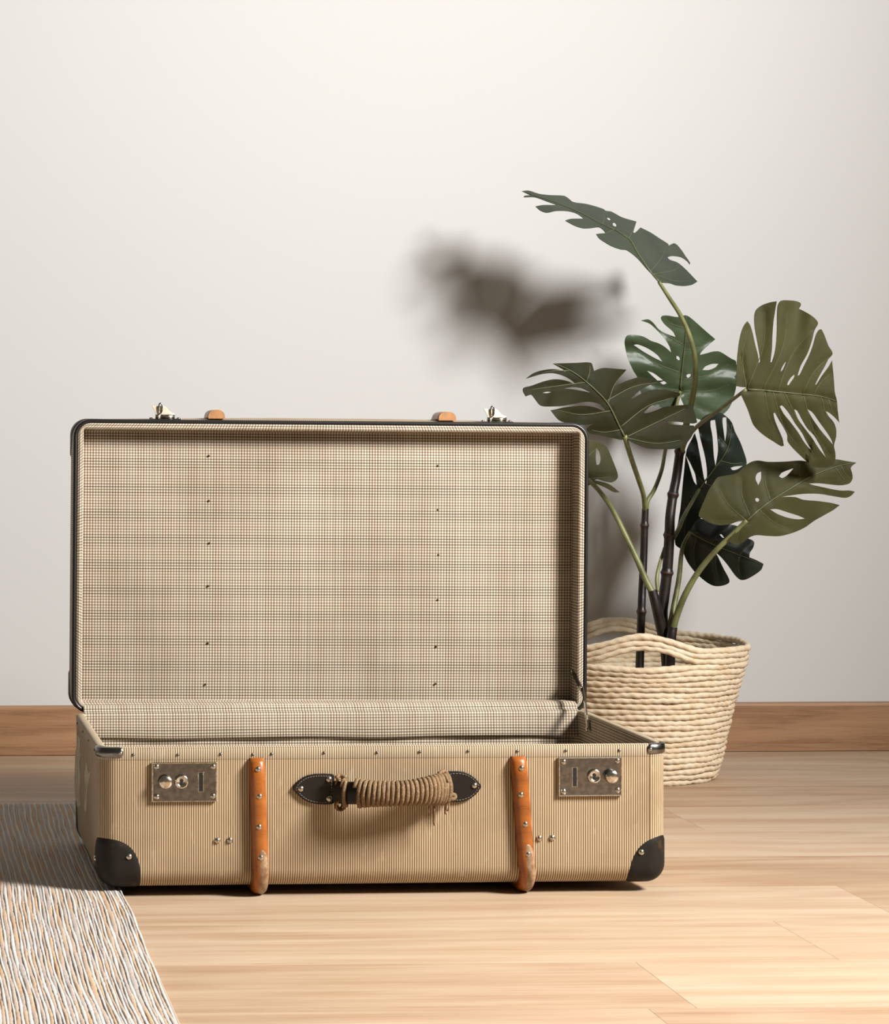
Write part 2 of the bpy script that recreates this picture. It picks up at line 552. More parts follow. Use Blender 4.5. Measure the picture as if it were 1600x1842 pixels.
def rrect(x0, x1, y0, y1, r, n=8):
    r = max(r, 0.0004)
    pts = []
    for cx, cy, a0 in ((x1 - r, y0 + r, -PI / 2), (x1 - r, y1 - r, 0), (x0 + r, y1 - r, PI / 2), (x0 + r, y0 + r, PI)):
        for k in range(n + 1):
            a = a0 + PI / 2 * k / n
            pts.append((cx + r * math.cos(a), cy + r * math.sin(a)))
    # begin in the middle of the back so that the seam is hidden; add points on the long sides
    out = []
    for i, p in enumerate(pts):
        q = pts[(i + 1) % len(pts)]
        out.append(p)
        d = math.hypot(q[0] - p[0], q[1] - p[1])
        k = int(d / 0.05)
        for s in range(1, k + 1): out.append((p[0] + (q[0] - p[0]) * s / (k + 1), p[1] + (q[1] - p[1]) * s / (k + 1)))
    return out

def rbox_rings(x0, x1, y0, y1, z0, z1, rho, off=0.0, nb=7, extra=()):
    """outer skin of an open rounded box, from the middle of the underside up to the rim"""
    rings = []
    base_in = rrect(x0, x1, y0, y1, rho)
    n = len(base_in)
    def ring(ins, z):
        out = []
        for (x, y) in base_in:
            qx = min(max(x, x0 + rho), x1 - rho); qy = min(max(y, y0 + rho), y1 - rho)
            dx, dy = x - qx, y - qy
            L = math.hypot(dx, dy)
            s = (rho - ins) / L if L > 1e-9 else 1
            out.append((qx + dx * s, qy + dy * s, z))
        return out
    for k in range(nb + 1):
        t = PI / 2 * k / nb
        rings.append(ring(rho - (rho + off) * math.sin(t), z0 + rho - (rho + off) * math.cos(t)))
    for z in extra: rings.append(ring(-off, z))
    rings.append(ring(-off, z1))
    return rings

# base: outer cloth, rim and lining
br = rbox_rings(0, SW, 0, SD, Z_B, Z_R, RHO, 0.0, 8, (0.06, 0.10, 0.14, Z_R - 0.002))
refU = br[-1]
loft('base_shell', br, MAT['stripe'], sc, refU, cap_first=True)
T = 0.011
def inset_ring(ins, z, x0=0, x1=SW, y0=0, y1=SD, rho=RHO):
    return [(x, y, z) for x, y in rrect_fixed(x0, x1, y0, y1, rho, ins)]
def rrect_fixed(x0, x1, y0, y1, rho, ins):
    out = []
    for (x, y) in rrect(x0, x1, y0, y1, rho):
        qx = min(max(x, x0 + rho), x1 - rho); qy = min(max(y, y0 + rho), y1 - rho)
        dx, dy = x - qx, y - qy; L = math.hypot(dx, dy); s = (rho - ins) / L
        out.append((qx + dx * s, qy + dy * s))
    return out
loft('base_rim', [inset_ring(0.0, Z_R - 0.0012), inset_ring(0.0008, Z_R), inset_ring(0.004, Z_R + 0.0007), inset_ring(T - 0.003, Z_R + 0.0007), inset_ring(T - 0.0005, Z_R - 0.0004), inset_ring(T, Z_R - 0.003)],
     MAT['lip'], sc, refU)
loft('base_lining', [inset_ring(T, Z_R - 0.003), inset_ring(T, Z_R - 0.06), inset_ring(T, Z_R - 0.11), inset_ring(T + 0.001, 0.022), inset_ring(T + 0.006, 0.0185)], MAT['plaid'], sc, refU, cap_last=True)
# overlapping lip band around the top of the base with its row of tacks
loft('lip_band', [inset_ring(-0.0002, Z_R - 0.0150), inset_ring(-0.0005, Z_R - 0.0144), inset_ring(-0.0005, Z_R - 0.002), inset_ring(-0.0002, Z_R - 0.0008)], MAT['lip'], sc, refU)
tack_me = lathe_mesh('tack', [(0.0019, 0.0), (0.0018, 0.0006), (0.0010, 0.0013), (0.0002, 0.0015)], MAT['nickel'], 10)
for px, py in ((240, 1357.5), (320, 1357.5), (397, 1356.5), (455, 1357), (489, 1356), (583, 1354), (678, 1353.5), (755, 1352.5), (842, 1351), (931, 1351), (1018, 1350), (1114.5, 1349.5)):
    x, z = fp(px, py); link('tack', tack_me, None, sc, (x, -0.0008, z))
for k in range(4): link('tack', tack_me, None, sc, (-0.0008, 0.05 + 0.1 * k, Z_R - 0.008), (0, 0, -PI / 2))

LX0, LX1, LZ0, LZ1 = -0.0045, SW + 0.0035, 0.1865, 0.5992
LY, LDEP = SD + 0.001, 0.085
# folded plaid flap that hides the hinge
rings = []
for y, z in ((LY + 0.020, LZ0 + 0.0146), (LY + 0.004, LZ0 + 0.0142), (LY - 0.0045, LZ0 + 0.0110), (LY - 0.0085, LZ0 + 0.0050), (SD - T - 0.0040, Z_R + 0.001), (SD - T - 0.0048, Z_R - 0.004), (SD - T - 0.0055, Z_R - 0.018), (SD - T - 0.0062, Z_R - 0.0325), (SD - T - 0.0055, Z_R - 0.0345), (SD - T - 0.004, Z_R - 0.0340)):
    rings.append([(x, y + 0.0012 * math.sin(x * 41) * max(0, (Z_R - z) / 0.03), z + 0.0007 * math.sin(x * 23 + 1) * max(0, Z_R - z) / 0.03) for x in [T + 0.0005 + (SW - 2 * T - 0.001) * k / 60 for k in range(61)]])
fl = loft('hinge_flap', rings, MAT['plaid'], sc, None, closed=False)

# lid, standing upright on the hinge with its opening towards the room
LX0, LX1, LZ0, LZ1 = -0.0045, SW + 0.0035, 0.1865, 0.5992
LY, LDEP = SD + 0.001, 0.085
tilt = math.radians(0.46)
piv = Vector(((LX0 + LX1) / 2, LY, LZ0))
def lp(x, y, z):
    """lid-local sheet coordinates (x across, y depth behind the opening, z up) to suitcase coordinates"""
    v = Matrix.Rotation(tilt, 3, 'Y') @ (Vector((x, LY + y, z)) - piv)
    return tuple(v + piv)
def lid_ring(ins, y, bulge=0.0):
    out = []
    for x, z in rrect_fixed(LX0, LX1, LZ0, LZ1, RHO, ins):
        b = bulge * math.sin(PI * min(1, max(0, (x - LX0) / (LX1 - LX0)))) if z > LZ1 - 0.01 else 0
        out.append(lp(x, y, z + b))
    return out
def lid_inner(ins, y, r2):
    out = []
    for x, z in rrect(LX0, LX1, LZ0, LZ1, RHO):
        qx = min(max(x, LX0 + RHO), LX1 - RHO); qz = min(max(z, LZ0 + RHO), LZ1 - RHO)
        d = Vector((x - qx, z - qz)).normalized()
        c0, c1, e0, e1 = LX0 + ins + r2, LX1 - ins - r2, LZ0 + ins + r2, LZ1 - ins - r2
        tx = (qx - LX0 - RHO) / (LX1 - LX0 - 2 * RHO); tz = (qz - LZ0 - RHO) / (LZ1 - LZ0 - 2 * RHO)
        out.append(lp(c0 + (c1 - c0) * tx + d.x * r2, y, e0 + (e1 - e0) * tz + d.y * r2))
    return out
LR = 0.022
rings = [lid_ring(0, 0.0035), lid_ring(0, 0.012), lid_ring(-0.0004, 0.03, 0.003), lid_ring(-0.0006, 0.05, 0.004), lid_ring(0, LDEP - LR, 0.003)]
for k in range(1, 8):
    t = PI / 2 * k / 7
    rings.append(lid_ring(LR * (1 - math.cos(t)), LDEP - LR + LR * math.sin(t), 0.003 * math.cos(t)))
lref = lid_ring(0, 0)
loft('lid_shell', rings, MAT['stripe'], sc, lref, cap_last=True, flip=True)
loft('lid_edge_binding', [lid_ring(-0.0004, 0.0045), lid_ring(-0.0010, 0.0030), lid_ring(-0.0006, -0.0003), lid_ring(0.0010, -0.0014), lid_ring(0.0036, -0.0012), lid_ring(0.0046, 0.0008)], MAT['edge'], sc, lref, flip=True)
# rounded plaid bead between binding and lining
rings = []
for k in range(9):
    t = PI * k / 8
    w_ = (1 - math.cos(t)) / 2
    rings.append(lid_inner(0.0044 + 0.0088 * w_, 0.0012 - 0.0022 * math.sin(t), 0.0196 * (1 - w_) + 0.0020 * w_))
rings.append(lid_inner(0.0132, 0.004, 0.002))
loft('lid_rim_bead', rings, MAT['plaid'], sc, lref, flip=True)
loft('lid_side_lining', [lid_inner(0.0132, 0.004, 0.002), lid_inner(0.0134, 0.012, 0.002), lid_inner(0.0134, 0.026, 0.002), lid_inner(0.0150, 0.0295, 0.002)], MAT['plaid'], sc, lref, flip=True)
nx, nz = 50, 28; verts = []; uvs = []
for i in range(nz + 1):
    for j in range(nx + 1):
        x = LX0 + 0.014 + (LX1 - LX0 - 0.028) * j / nx; z = LZ0 + 0.014 + (LZ1 - LZ0 - 0.028) * i / nz
        wv = 0.0009 * math.sin(x * 24 + 0.6) * math.sin(z * 11) + 0.0005 * math.sin(x * 57 + z * 13)
        edge = min(j, nx - j, i, nz - i) / 4.0
        verts.append(lp(x, 0.0295 - 0.0018 * min(1, edge) + wv * min(1, edge), z)); uvs.append((x, z))
obj('lid_lining_panel', verts, grid_faces(nz + 1, nx + 1, False), MAT['plaid'], sc, True, uvs)
# small tacks that hold the lid slats through the lining
ltack = lathe_mesh('lining_tack', [(0.0017, 0), (0.0014, 0.0008), (0.0003, 0.0012)], MAT['brass'], 8)
for px, py in ((376, 820), (376, 901), (377, 977), (375, 1054), (374, 1157), (370, 1231), (788, 838), (788, 917), (789, 998), (788, 1079), (785, 1163), (784, 1230)):
    x, z = fp(px, py, LY + 0.027); link('lining_tack', ltack, None, sc, (x, LY + 0.0272, z))

# black corner guards
def guard(name, cx, cy, cz, sx, sy, sz, a, h, parent, rho=RHO, to=lambda p: p, p_=2.4, off=0.0012):
    """fibre corner shell; the corner lies at (cx,cy,cz), s* point inwards; reach a along x and y, h along z"""
    verts, faces = [], []
    nr, na = 14, 22
    for face in range(3):
        b0 = len(verts)
        for i in range(nr + 1):
            r = i / nr
            for j in range(na + 1):
                f = PI / 2 * j / na
                u = r * max(0.0, math.cos(f)) ** (2 / p_); v = r * max(0.0, math.sin(f)) ** (2 / p_)
                d = [(u * a, 0, v * h), (0, v * a, u * h), (v * a, u * a, 0)][face]
                q = [max(x, rho) for x in d]
                n = Vector(d) - Vector(q)
                if n.length < 1e-9: n = Vector((-1, -1, -1))
                thick = off if r < 0.999 else 0.0
                P = Vector(q) + n.normalized() * (rho + thick)
                verts.append(to((cx + sx * P.x, cy + sy * P.y, cz + sz * P.z)))
        faces += [tuple(b0 + k for k in q) for q in grid_faces(nr + 1, na + 1, False)]
    o = obj(name, verts, faces, MAT['black'], parent, True)
    bm = bmesh.new(); bm.from_mesh(o.data)
    bmesh.ops.remove_doubles(bm, verts=bm.verts, dist=0.00003)
    bmesh.ops.recalc_face_normals(bm, faces=bm.faces)
    bm.to_mesh(o.data); bm.free()
    return o
rivet_me = lathe_mesh('rivet', [(0.0040, 0.0), (0.0039, 0.0007), (0.0030, 0.0018), (0.0015, 0.0025), (0.0002, 0.0027)], MAT['chrome'], 16)
g1 = guard('corner_guard', 0, 0, Z_B, 1, 1, 1, 0.054, 0.063, sc, p_=2.9)
x, z = fp(232, 1541); link('rivet', rivet_me, None, g1, (x, -0.0008, z))
link('rivet', rivet_me, None, g1, (-0.0008, 0.035, 0.045), (0, 0, -PI / 2))
g2 = guard('corner_guard', SW, 0, Z_B, -1, 1, 1, 0.051, 0.060, sc)
x, z = fp(1154, 1533); link('rivet', rivet_me, None, g2, (x, -0.0008, z))
g3 = guard('corner_guard', 0, SD, Z_B, 1, -1, 1, 0.054, 0.063, sc)
g4 = guard('corner_guard', SW, SD, Z_B, -1, -1, 1, 0.054, 0.063, sc)
def lid_to(p): return lp(p[0], p[1], p[2])
for (cx, sx) in ((LX0, 1), (LX1, -1)):
    for (cz, sz) in ((LZ1, -1), (LZ0, 1)):
        guard('lid_corner_guard', cx, LDEP, cz, sx, -1, sz, 0.056, 0.056, sc, 0.022, lid_to, off=0.0014)

# bright clips on the two front corners of the rim
def rim_clip(right):
    rings = []
    n = 26
    L = 0.027 if right else 0.031
    pts = []
    rad = RHO
    # path around the corner: along the front, round the bend, a little of the side
    s_tot = L - rad + rad * PI / 2 + 0.004
    path = []
    for k in range(n + 1):
        s = s_tot * k / n
        if s < L - rad + 0.0: x, y, nx_, ny_ = L - s, 0.0, 0, -1
        elif s < L - rad + rad * PI / 2:
            a = (s - (L - rad)) / rad
            x, y, nx_, ny_ = rad - rad * math.sin(a), rad - rad * math.cos(a), -math.sin(a), -math.cos(a)
        else: x, y, nx_, ny_ = 0.0, rad + (s - (L - rad + rad * PI / 2)), -1, 0
        path.append((x, y, nx_, ny_, s))
    for o, dz in ((-0.0004, -0.0120), (0.0006, -0.0115), (0.0009, -0.0065), (0.0006, -0.0004), (-0.0010, 0.0006), (-0.0060, 0.0009)):
        r = []
        for x, y, a, b, s in path:
            e = min(1.0, (s + 0.0005) / 0.004) ; e = math.sqrt(max(0.0, 1 - (1 - e) ** 2))
            zc = -0.006
            zz = zc + (dz - zc) * (0.15 + 0.85 * e)
            X = x + a * (o + 0.001); Y = y + b * (o + 0.001)
            r.append(((SW - X) if right else X, Y, Z_R + zz))
        rings.append(r)
    o = loft('rim_clip', rings, MAT['nickel'], sc, None, closed=False, flip=right)
    x0 = SW - 0.0235 if right else 0.0275
    link('rivet', small_me, None, o, (x0, -0.0016, Z_R - 0.006))
small_me = lathe_mesh('clip_rivet', [(0.0026, 0.0), (0.0025, 0.0006), (0.0014, 0.0014), (0.0002, 0.0017)], MAT['chrome'], 12)
rim_clip(False); rim_clip(True)

# locks
def lock(corner, screws, slot, keyh, button):
    (x0, z0), (x1, z1) = fp(*corner[0]), fp(*corner[1])
    L = empty('lock', ((x0 + x1) / 2, -0.0008, (z0 + z1) / 2)); L.parent = sc
    cx, cz = (x0 + x1) / 2, (z0 + z1) / 2
    w, h = abs(x1 - x0), abs(z0 - z1)
    sx, sz = fp(*slot); sx -= cx; sz -= cz
    # plate with a raised rim; a dark inlay paints the shade of the slot
    pl = link('lock_plate', box_mesh('lock_plate', w, 0.0030, h, MAT['nickel'], 0.0009, 3), None, L, (0, -0.0012, 0))
    for dx, dz, bw, bh in ((0, h / 2 - 0.0009, w, 0.0016), (0, -h / 2 + 0.0009, w, 0.0016), (w / 2 - 0.0009, 0, 0.0016, h), (-w / 2 + 0.0009, 0, 0.0016, h)):
        link('plate_rim', box_mesh('plate_rim', bw, 0.0014, bh, MAT['chrome'], 0.0005, 2), None, L, (dx, -0.0029, dz))
    link('slot', box_mesh('slot', 0.0044, 0.0004, 0.0225, MAT['dark']), None, L, (sx, -0.0028, sz))
    fr = [(-0.0036, -0.0125), (0.0036, -0.0125), (0.0036, 0.0125), (-0.0036, 0.0125)]
    for dx, dz, bw, bh in ((-0.0032, 0, 0.0012, 0.025), (0.0032, 0, 0.0012, 0.025), (0, 0.0122, 0.0076, 0.0012), (0, -0.0122, 0.0076, 0.0012)):
        link('slot_frame', box_mesh('slot_frame', bw, 0.0012, bh, MAT['chrome'], 0.0004, 1), None, L, (sx + dx, -0.0031, sz + dz))
    kx, kz = fp(*keyh); kx -= cx; kz -= cz
    link('keyhole_collar', key_me, None, L, (kx, -0.0026, kz))
    link('keyhole', keyhole_me, None, L, (kx, -0.0047, kz))  # solid dark shape, its colour stands for the shade in the hole
    bx, bz = fp(button[0], button[1], -0.008); bx -= cx; bz -= cz
    link('push_button', button_me, None, L, (bx, -0.0026, bz))
    for s in screws:
        ax, az = fp(*s); link('screw', screw_me, None, L, (ax - cx, -0.0026, az - cz))
key_me = lathe_mesh('keyhole_collar', [(0.0090, 0.0), (0.0092, 0.0010), (0.0082, 0.0028), (0.0066, 0.0032), (0.0054, 0.0022), (0.0050, 0.0018), (0.0002, 0.0018)], MAT['chrome'], 28)
bmk = bmesh.new()
ko = [(0.0020 * math.cos(a), 0.0012 + 0.0020 * math.sin(a)) for a in [math.radians(-55 + 290 * k / 14) for k in range(15)]] + [(-0.0014, -0.0036), (0.0014, -0.0036)]
f_ = bmk.faces.new([bmk.verts.new((x, 0, z)) for x, z in ko]); r_ = bmesh.ops.extrude_face_region(bmk, geom=[f_])
bmesh.ops.translate(bmk, verts=[g for g in r_['geom'] if isinstance(g, bmesh.types.BMVert)], vec=(0, -0.0005, 0)); bmesh.ops.recalc_face_normals(bmk, faces=bmk.faces)
keyhole_me = bpy.data.meshes.new('keyhole'); bmk.to_mesh(keyhole_me); bmk.free(); keyhole_me.materials.append(MAT['dark'])
button_me = lathe_mesh('push_button', [(0.0076, 0.0), (0.0076, 0.0045), (0.0084, 0.0055), (0.0084, 0.0078), (0.0074, 0.0092), (0.0040, 0.0100), (0.0003, 0.0102)], MAT['chrome'], 28)
screw_me = lathe_mesh('screw', [(0.0037, 0.0), (0.0036, 0.0006), (0.0026, 0.0015), (0.0002, 0.0020)], MAT['chrome'], 14)
lock(((272.5, 1371), (390, 1441)), ((281, 1379), (383, 1378.5), (281, 1432.5), (382.5, 1431.5)), (361, 1406), (326, 1405.5), (298, 1407))
lock(((1004, 1361.5), (1118, 1431)), ((1013, 1370), (1110, 1368), (1013, 1423.5), (1110.5, 1421)), (1033, 1397), (1068, 1395.5), (1101, 1397))

# pairs of rivets under the handle line
for p in ((391, 1512), (413.5, 1511.5), (970.5, 1508), (993.5, 1507)):
    x, z = fp(*p); link('rivet', rivet_me, None, sc, (x, -0.0003, z))

# wooden slats
def slat_profile(w, t, n=12):
    pts = [(-w / 2, 0.0)]
    for k in range(n + 1):
        a = PI - PI * k / n
        pts.append((w / 2 * math.copysign(abs(math.cos(a)) ** 0.85, math.cos(a)), t * (0.22 + 0.78 * math.sin(a) ** 0.9)))
    pts.append((w / 2, 0.0))
    return pts
def sweep_slat(name, path, w, t, mat, parent, ts=None, ws=None):
    """path: (x, point(y,z), normal(y,z)); profile stands on the surface"""
    prof = slat_profile(w, t); n = len(prof)
    verts = []
    for i, (x, P, N) in enumerate(path):
        k = ts[i] if ts else 1.0
        for a, b in prof:
            verts.append((x + a * (ws[i] if ws else (0.55 + 0.45 * k if k < 1 else 1)), P[0] + N[0] * b * k, P[1] + N[1] * b * k))
    f = grid_faces(len(path), n, True)
    f.append(tuple(range(n))); b0 = (len(path) - 1) * n; f.append(tuple(range(b0, b0 + n))[::-1])
    me = mesh(name, verts, f, mat, True)
    o = link(name, me, None, parent)
    bm = bmesh.new(); bm.from_mesh(me); bmesh.ops.recalc_face_normals(bm, faces=bm.faces); bm.to_mesh(me); bm.free()
    me.polygons[-1].use_smooth = me.polygons[-2].use_smooth = False
    return o
def base_slat(top, bot, screws):
    xt, zt = fp(*top); xb, zb = fp(*bot)
    path = []
    def X(z): return xt + (xb - xt) * (zt - z) / (zt - zb)
    for z in [zt - (zt - Z_B - RHO) * k / 10 for k in range(11)]: path.append((X(z), (0.0, z), (-1.0, 0.0)))
    for k in range(1, 9):
        a = PI / 2 * k / 8
        path.append((X(Z_B), (RHO - RHO * math.cos(a), Z_B + RHO - RHO * math.sin(a)), (-math.cos(a), -math.sin(a))))
    for k in range(1, 8): path.append((X(Z_B), (RHO + (SD - 0.03 - RHO) * k / 7, Z_B), (0.0, -1.0)))
    ts = [0.55, 0.97] + [1.0] * (len(path) - 2)
    path[1] = (X(zt - 0.006), (0.0, zt - 0.006), (-1.0, 0.0))
    o = sweep_slat('slat', path, 0.0208, 0.0120, MAT['slat'], sc, ts)
    # worn tip where the slat turns under the case
    path2 = []
    z0 = fp(0, 1531 if top[0] < 700 else 1525)[1]
    for z in [z0, z0 - 0.0018, z0 - 0.0055, z0 - 0.02, Z_B + RHO]: path2.append((X(z) + 0.0016, (0.0, z), (-1.0, 0.0)))
    for k in range(1, 8):
        a = PI / 2 * k / 8 * 0.98
        path2.append((X(Z_B) + 0.0016, (RHO - RHO * math.cos(a), Z_B + RHO - RHO * math.sin(a)), (-math.cos(a), -math.sin(a))))
    c = sweep_slat('worn_tip', path2, 0.0172, 0.0124, MAT['cap'], o, [1.0] * len(path2), [0.35, 0.72, 0.94] + [1.0] * (len(path2) - 3))
    for s in screws:
        x, z = fp(s[0], s[1], -0.012); link('screw', screw_me, None, o, (x, -0.0112, z))
base_slat((461.5, 1363), (468.5, 1580), ((464.6, 1384), (467, 1433), (466.3, 1488), (469.5, 1543)))
base_slat((931.5, 1360), (948, 1576), ((939, 1382), (938, 1430), (946, 1483), (951, 1537)))
def lid_slat(px, w):
    x, _ = fp(px, 755, LY + 0.02)
    path = []
    y0 = 0.017
    for k in range(7): path.append((x, (LY + y0 + (LDEP - LR - y0) * k / 6, LZ1 + 0.003), (0.0, 1.0)))
    for k in range(1, 7):
        a = PI / 2 * k / 6
        path.append((x, (LY + LDEP - LR + LR * math.sin(a), LZ1 - LR + LR * math.cos(a)), (math.sin(a), math.cos(a))))
    for k in range(1, 7): path.append((x, (LY + LDEP, LZ1 - LR - (LZ1 - LZ0 - 0.06) * k / 6), (1.0, 0.0)))
    # follow the slight lean of the lid
    path = [(lp(x, p[0] - LY, p[1])[0], (p[0], lp(x, 0, p[1])[2]), n) for x, p, n in path]
    o = sweep_slat('lid_slat', path, w, 0.0125, MAT['slat'], sc)
    p0 = path[0]
    prof_ = slat_profile(w, 0.0125)
    prism('cut_end', [(p0[0] + a, p0[1][1] + b) for a, b in prof_], p0[1][0] - 0.0003, p0[1][0] - 0.0012, MAT['slatend'], o)
lid_slat(385, 0.0235); lid_slat(800, 0.0250)

# hasps on the lid's front edge (now on top)
def hasp(px, py):
    x, z = fp(px, py, LY + 0.012)
    H = empty('hasp', (x, LY + 0.012, z)); H.parent = sc
    link('hasp_base', box_mesh('hasp_base', 0.046, 0.026, 0.0022, MAT['nickel'], 0.0007, 2), None, H, (0, 0.006, 0.0011))
    v, f, uv = tube_data([(-0.0135, 0, 0.0052), (-0.0065, 0, 0.0052)], 0.0034, 12); obj('hinge_barrel', v, f, MAT['chrome'], H)
    v, f, uv = tube_data([(-0.0060, 0, 0.0052), (0.0135, 0, 0.0052)], 0.0034, 12); obj('hinge_barrel', v, f, MAT['chrome'], H)
    out = [(-0.0130, 0.0080), (-0.0135, 0.0110), (-0.0190, 0.0205), (-0.0110, 0.0200), (-0.0020, 0.0205), (0.0020, 0.0178), (0.0060, 0.0130), (0.0100, 0.0105), (0.0135, 0.0098), (0.0135, 0.0080)]
    o = prism('hasp_tongue', out, 0.0010, -0.0006, MAT['satin'], H, 0.0003)
    ring_ = [(-0.0068 + 0.0026 * math.cos(a), -0.0022, 0.0170 + 0.0072 * math.sin(a)) for a in [2 * PI * k / 24 for k in range(25)]]
    tube('staple_loop', ring_, 0.0009, MAT['nickel'], H, 8)
    for dx in (-0.0195, 0.0195): link('rivet', hrivet, None, H, (dx, 0.004, 0.0022))
hrivet = lathe_mesh('hasp_rivet', [(0.0030, 0.0), (0.0028, 0.0010), (0.0014, 0.0020), (0.0002, 0.0023)], MAT['chrome'], 12, 'Z')
hasp(297, 756); hasp(894, 761)

# lid stay on the right
def stay():
    pA = Vector((fp(1030, 1206, LY + 0.03)[0], LY + 0.030, fp(1030, 1206, LY + 0.03)[1]))
    x, z = fp(1046, 1238, LY - 0.03); pB = Vector((x, LY - 0.030, z))
    x, z = fp(1055, 1289, LY - 0.070); pC = Vector((x, LY - 0.070, z))
    x, z = fp(1058, 1312, LY - 0.075); pD = Vector((x, LY - 0.075, z))
    S = empty('lid_stay', pB); S.parent = sc
    def strip(name, pts, w, mat):
        P = [Vector(p) - pB for p in pts]
        verts = []
        for i, p in enumerate(P):
            d = (P[min(i + 1, len(P) - 1)] - P[max(0, i - 1)]).normalized()
            side = d.cross(Vector((1, 0, 0))).normalized() * (w / 2)
            t = Vector((0.0009, 0, 0))
            verts += [p + side + t, p - side + t, p - side - t, p + side - t]
        f = grid_faces(len(P), 4, True); f.append((0, 1, 2, 3)); b = 4 * (len(P) - 1); f.append((b + 3, b + 2, b + 1, b))
        o = obj(name, verts, f, mat, S, False)
        bm = bmesh.new(); bm.from_mesh(o.data); bmesh.ops.recalc_face_normals(bm, faces=bm.faces); bm.to_mesh(o.data); bm.free()
        return o
    strip('upper_arm', [pA, pA.lerp(pB, 0.5), pB], 0.009, MAT['nickel'])
    strip('lower_arm', [pB + Vector((0.0018, 0, 0)), pB.lerp(pC, 0.5) + Vector((0.002, 0, 0)), pC, pD], 0.009, MAT['chrome'])
    for p in (pA, pB, pD):
        o = link('pivot', rivet_me, None, S, Vector(p) - pB + Vector((-0.001, 0, 0)), (0, 0, -PI / 2))
stay()

# handle
def outline2(zp, o=(500, 1320), s=4.0):
    return [fp(o[0] + x / s, o[1] + y / s) for x, y in zp]
mL = [(105, 395), (118, 368), (142, 338), (180, 311), (220, 295), (265, 287), (330, 285), (392, 288), (402, 296), (404, 395), (402, 492), (394, 502), (340, 507), (270, 503), (220, 491), (180, 470), (145, 440), (118, 412)]
mR = [(1462, 375), (1448, 352), (1422, 322), (1385, 293), (1340, 274), (1290, 267), (1235, 268), (1216, 275), (1213, 380), (1215, 478), (1228, 487), (1290, 490), (1340, 483), (1385, 463), (1425, 432), (1450, 398)]
handle = empty('handle', (fp(695, 1420)[0], 0, fp(695, 1420)[1])); handle.parent = sc
hx, hz = handle.location.x, handle.location.z
def mount(pts, rv, name='handle_mount'):
    ol = outline2(pts)
    ol = [(x - hx, z - hz) for x, z in ol]
    o = prism(name, ol, 0.0, -0.0042, MAT['leather'], handle, 0.0011)
    cx = sum(p[0] for p in ol) / len(ol); cz = sum(p[1] for p in ol) / len(ol)
    for p in rv:
        x, z = fp(500 + p[0] / 4, 1320 + p[1] / 4, -0.004); link('rivet', rivet_me, None, handle, (x - hx, -0.0040, z - hz))
    # seam of short stitches just inside the edge
    path = [Vector((cx + (x - cx) * 0.86, cz + (z - cz) * 0.86)) for x, z in ol]
    bm = bmesh.new()
    for i in range(len(path)):
        a, b = path[i], path[(i + 1) % len(path)]
        inner = abs(a.x + hx - hx) < 0.062 and abs(b.x) < 0.062
        if inner: continue
        L = (b - a).length; n = max(1, round(L / 0.0034)); d = (b - a).normalized(); nn = Vector((-d.y, d.x))
        for k in range(n):
            p = a.lerp(b, (k + 0.2) / n); q = a.lerp(b, (k + 0.8) / n)
            w = 0.00045
            lo = [bm.verts.new((c.x, -0.0040, c.y)) for c in (p - nn * w, q - nn * w, q + nn * w, p + nn * w)]
            hi = [bm.verts.new((c.x, -0.0047, c.y)) for c in (p - nn * w * .6, q - nn * w * .6, q + nn * w * .6, p + nn * w * .6)]
            bm.faces.new(hi)
            for m_ in range(4): bm.faces.new((lo[m_], lo[(m_ + 1) % 4], hi[(m_ + 1) % 4], hi[m_]))
    bm_obj('stitching', bm, MAT['stitch'], handle)
mount(mL, ((165, 396), (368, 327), (368, 466)))
mount(mR, ((1415, 372), (1222, 306), (1262, 450)))
# leather grip, bowing out from the case; its loops hold the cord
def hpt(zx, zy, y):
    x, z = fp(500 + zx / 4, 1320 + zy / 4, y); return Vector((x - hx, y, z - hz))
gx = [400, 430, 480, 560, 660, 760, 860, 960, 1060, 1140, 1195, 1222, 1245]
gy = [412, 420, 424, 427, 430, 432, 430, 424, 414, 404, 396, 394, 392]
gd = [0.004, 0.008, 0.014, 0.022, 0.030, 0.034, 0.036, 0.034, 0.029, 0.022, 0.014, 0.008, 0.004]
gh = [0.0130, 0.0140, 0.0142, 0.0140, 0.0118, 0.0108, 0.0106, 0.0110, 0.0128, 0.0146, 0.0150, 0.0140, 0.0130]
gt = [0.0028, 0.0035, 0.0055, 0.0070, 0.0082, 0.0085, 0.0085, 0.0085, 0.0080, 0.0070, 0.0055, 0.0035, 0.0028]
ctr = catmull([hpt(a, b, -0.004 - d) for a, b, d in zip(gx, gy, gd)], 8)
def interp(vals, n=8):
    return [p.x for p in catmull([Vector((v, 0, 0)) for v in vals], n)]
H_, T_ = interp(gh), interp(gt)
verts = []; ns = 16
for i, c in enumerate(ctr):
    d = (ctr[min(i + 1, len(ctr) - 1)] - ctr[max(i - 1, 0)]).normalized()
    out = d.cross(Vector((0, 0, 1))).normalized()
    for j in range(ns):
        a = 2 * PI * j / ns
        verts.append(c + out * (math.cos(a) * T_[i]) + Vector((0, 0, 1)) * (math.sin(a) * H_[i]))
f = grid_faces(len(ctr), ns, True, True); f.append(tuple(range(ns))); b_ = (len(ctr) - 1) * ns; f.append(tuple(range(b_, b_ + ns))[::-1])
grip = obj('grip', verts, f, MAT['leather'], handle)
